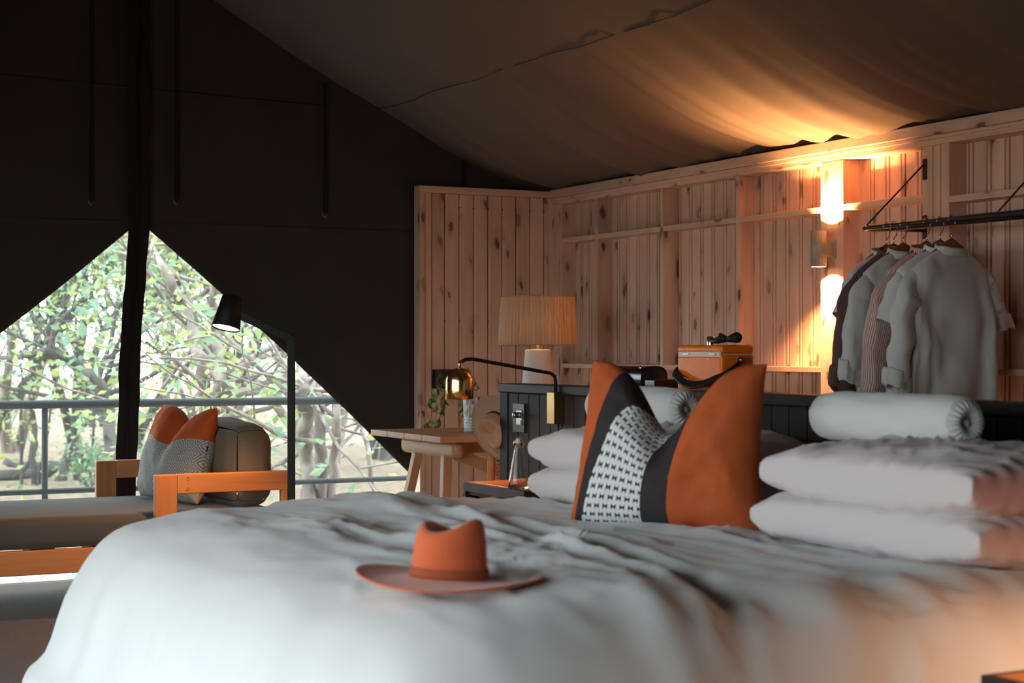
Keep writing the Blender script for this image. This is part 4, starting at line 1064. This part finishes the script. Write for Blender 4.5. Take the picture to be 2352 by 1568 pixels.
def branch(mb, p, d, L, r, depth, tips, rng, bend=.35):
    pts, rs_ = [p], [r]; n = 6
    for k in range(n):
        d = (d + Vector((rng.uniform(-1, 1), rng.uniform(-1, 1), rng.uniform(-.6, .8))) * bend * .45).normalized()
        p = p + d * L / n; pts.append(p); rs_.append(r * (1 - .55 * (k + 1) / n))
        if depth > 0 and k >= 2 and rng.random() < .75:
            nd = (d + Vector((rng.uniform(-1, 1), rng.uniform(-1, 1), rng.uniform(-.4, .9))) * .9).normalized()
            branch(mb, p, nd, L * rng.uniform(.45, .75), rs_[-1] * .65, depth - 1, tips, rng, bend)
        if depth <= 1: tips.append(p)
    mb.tube(pts, rs_, 6 if r > .02 else 4, False)
    tips.append(p)
def foliage(tips, n, spread, size, rng, nm, mat, parent, org):
    me = bpy.data.meshes.new(nm); vs, fs, tn_ = [], [], []
    for i in range(n):
        c = rng.choice(tips) + Vector((rng.gauss(0, spread), rng.gauss(0, spread), rng.gauss(0, spread * .8)))
        s = size * rng.uniform(.6, 1.4)
        a = Vector((rng.gauss(0, 1), rng.gauss(0, 1), rng.gauss(0, .6))).normalized(); b = a.cross(Vector((rng.gauss(0, 1), rng.gauss(0, 1), rng.gauss(0, 1)))).normalized(); nn = a.cross(b)
        o = len(vs); vs += [c - a * s, c - b * s * .5 + nn * s * .12, c + a * s, c + b * s * .5 + nn * s * .12]
        fs += [(o, o+1, o+2), (o, o+2, o+3)]; t = min(1, max(0, rng.gauss(.5, .25) + .25 * math.sin(c.x * 2.1) * math.sin(c.z * 2.3 + c.y))); tn_ += [t] * 4
    me.from_pydata([tuple(v - org) for v in vs], [], fs)
    at_ = me.attributes.new('tone', 'FLOAT', 'POINT'); at_.data.foreach_set('value', tn_)
    me.materials.append(mat); o = bpy.data.objects.new(nm, me); C.objects.link(o); o.parent = parent
    return tag(o, kind='stuff')
def px_tree(label, D, stems, bark, leaf, nleaf, seed, side=1, base=None, size=.045, spread=.35):
    """a bush tree at depth D whose main stems follow the photograph; twigs and leaves grow from them"""
    rng = random.Random(seed); first = at(stems[0][0][0], stems[0][0][1], D); og = Vector((first.x, first.y, -.42))
    t = thing('bush_tree', og, label, 'tree', 'trees in the bush beyond the railing')
    tips = []; tw = MB()
    for si, st in enumerate(stems):
        pts = []
        for i, (x, y, wpx) in enumerate(st): pts.append((at(x, y, D + .25 * math.sin(i * 1.7 + si)), wpx / 3900 * D / 2))
        fine, rr = [], []
        for i in range(len(pts) - 1):
            for k in range(4):
                f = k / 4; fine.append(pts[i][0].lerp(pts[i+1][0], f) + Vector((rng.gauss(0, .012), rng.gauss(0, .012), rng.gauss(0, .006)))); rr.append(pts[i][1] + (pts[i+1][1] - pts[i][1]) * f)
        fine.append(pts[-1][0]); rr.append(pts[-1][1])
        if si == 0 or st[0][1] > 1000: fine.insert(0, Vector((fine[0].x, fine[0].y, -.48))); rr.insert(0, rr[0] * 1.25)
        obj('stem' if si else 'trunk', MB().tube(fine, rr, 9, True), M[bark], t)
        for i in range(6, len(fine), 3):
            d = Vector((rng.gauss(0, 1), rng.gauss(0, 1) , rng.gauss(.35, .6))).normalized()
            branch(tw, fine[i], d, rng.uniform(.7, 1.8), rr[i] * .38 + .004, 1, tips, rng, .5)
    tag(obj('twigs', tw, M[bark], t), kind='stuff')
    if nleaf: foliage(tips, nleaf, spread, size, rng, 'leaves', M[leaf], t, og)
    return t
px_tree('twin stemmed tree with peeling bark in the middle of the opening', 13.0,
        [[(487, 1130, 34), (480, 1000, 32), (468, 900, 30), (462, 830, 28), (440, 760, 26), (420, 700, 25), (392, 650, 24), (374, 610, 20), (345, 560, 12), (335, 500, 8)],
         [(492, 1110, 30), (500, 960, 30), (505, 880, 28), (503, 820, 26), (495, 760, 22), (490, 690, 20), (505, 600, 14), (520, 500, 10)],
         [(505, 880, 20), (540, 850, 18), (580, 825, 17), (625, 812, 16), (655, 835, 14), (690, 870, 10)],
         [(500, 915, 16), (560, 900, 18), (610, 880, 17), (660, 872, 14), (720, 860, 10)],
         [(462, 905, 12), (420, 925, 12), (380, 945, 9)]], 'bark', 'leaf_a', 1900, 11, size=.042, spread=.45)
px_tree('tree with a dark limb arching over the left of the opening', 14.5,
        [[(262, 1090, 30), (250, 960, 28), (240, 905, 26), (218, 866, 25), (190, 840, 22), (150, 822, 20), (95, 806, 18), (40, 818, 16), (-30, 828, 14), (-120, 840, 10)],
         [(240, 880, 14), (265, 800, 12), (300, 730, 9), (370, 700, 6)], [(95, 806, 10), (130, 760, 8), (150, 720, 6), (210, 690, 4)]], 'bark_dark', 'leaf_b', 2000, 12, size=.042, spread=.45)
px_tree('cluster of pale rough trunks right of the black floor lamp', 12.0,
        [[(715, 1160, 36), (708, 1060, 34), (700, 960, 32), (694, 900, 28), (690, 820, 22)], [(760, 1160, 24), (768, 1060, 22), (776, 960, 22), (770, 880, 16)],
         [(738, 1160, 30), (735, 1040, 28), (730, 940, 26), (726, 850, 20)], [(862, 1150, 12), (850, 1075, 12), (835, 1000, 11), (828, 960, 9), (800, 900, 8)]], 'bark', 'leaf_b', 700, 13, size=.045, spread=.35)
px_tree('slim reddish saplings far left beyond the railing', 19.0,
        [[(78, 1080, 16), (75, 960, 14), (74, 880, 10), (60, 780, 8)], [(50, 1085, 8), (52, 960, 8), (48, 840, 6)], [(92, 1080, 6), (125, 900, 6), (140, 830, 5)], [(200, 1080, 6), (215, 960, 6), (222, 930, 4)]], 'bark_dark', 'leaf_a', 2000, 14, size=.045, spread=.7)
# thicket further back: three kinds, repeated
def make_bush(seed, leaf, bark, nleaf, H):
    rng = random.Random(seed); t = thing('bush_tree', (0, 0, 0), 'x', 'tree', 'trees in the bush beyond the railing'); tips = []; mb = MB()
    for k in range(3):
        branch(mb, Vector((rng.uniform(-.25, .25), rng.uniform(-.25, .25), -.1)), Vector((rng.uniform(-.5, .5), rng.uniform(-.5, .5), 1)).normalized(), H * rng.uniform(.7, 1), .075, 3, tips, rng, .42)
    tips = [p for p in tips if p.z > .5]
    obj('trunk', mb, M[bark], t)
    foliage(tips, nleaf, .40, .047, rng, 'leaves', M[leaf], t, Vector((0, 0, 0))); return t
protos = [make_bush(21, 'leaf_a', 'bark', 8500, 4.2), make_bush(22, 'leaf_b', 'bark_dark', 8500, 4.6), make_bush(23, 'leaf_a', 'bark_dark', 7000, 3.6)]
KL = ['pale yellow green tree in the thicket', 'blue green tree in the thicket', 'low light green tree in the thicket']
spots = [(-420, 17), (-230, 23), (-110, 19), (60, 25), (150, 20), (300, 26), (400, 21), (560, 23), (660, 30), (760, 20), (900, 24), (1040, 19), (1200, 25), (210, 34), (470, 36), (0, 33), (830, 36)]
RB = random.Random(4); TH = []
for i, (px, D) in enumerate(spots):
    p0 = protos[i % 3]; o = p0 if i < 3 else copy_tree(p0)
    p = at(px, 805, D); o.location = (p.x, p.y, -.42); o.rotation_euler = (0, 0, RB.uniform(0, 6.28)); s = RB.uniform(.85, 1.35); o.scale = (s, s, s)
    TH.append((px, i % 3, o))
ORDN = ['leftmost', 'second', 'third', 'fourth', 'fifth', 'sixth', 'seventh']
for kd in range(3):
    for n_, (px, k_, o) in enumerate(sorted([q for q in TH if q[1] == kd], key=lambda q: q[0])):
        o['label'] = KL[kd] + ', ' + ORDN[n_] + ('' if n_ == 0 else ' from the left') + ' of its kind'
# fallen logs, low shrub
def log(label, pts, D, wpx, seed):
    rng = random.Random(seed); P = [at(x, y, D) for x, y in pts]; fine, rr = [], []
    for i in range(len(P) - 1):
        for k in range(4): fine.append(P[i].lerp(P[i+1], k / 4) + Vector((0, 0, rng.gauss(0, .01)))); rr.append(wpx / 3900 * D / 2 * rng.uniform(.85, 1.15))
    fine.append(P[-1]); rr.append(rr[-1] * .6)
    return tag(obj('fallen_log', MB().tube(fine, rr, 9), M['bark_dark']), label, 'log', 'fallen logs on the bush floor')
log('thick grey fallen log lying left of the railing post', [(-80, 1095), (40, 1090), (110, 1085), (160, 1072), (190, 1062)], 20.5, 24, 1)
log('dark fallen log lying behind the thick grey log', [(10, 1062), (60, 1068), (130, 1070), (170, 1078)], 22.0, 20, 2)
log('forked dead branch rising over the fallen logs', [(30, 1100), (60, 1072), (80, 1040), (84, 1010)], 20.0, 9, 3)
sb = thing('low_shrub', tuple(at(215, 1118, 18.5)), 'low glossy green shrub behind the daybed arm', 'shrub')
sb.location.z = -.42; ORG[sb] = Vector(sb.location)
rs2 = random.Random(9); tp = []; mb = MB()
for k in range(7): branch(mb, ORG[sb].copy(), Vector((rs2.uniform(-1, 1), rs2.uniform(-1, 1), .8)).normalized(), .45, .012, 1, tp, rs2)
obj('stems', mb, M['bark_dark'], sb); foliage(tp, 500, .07, .04, rs2, 'leaves', M['leaf_b'], sb, ORG[sb])
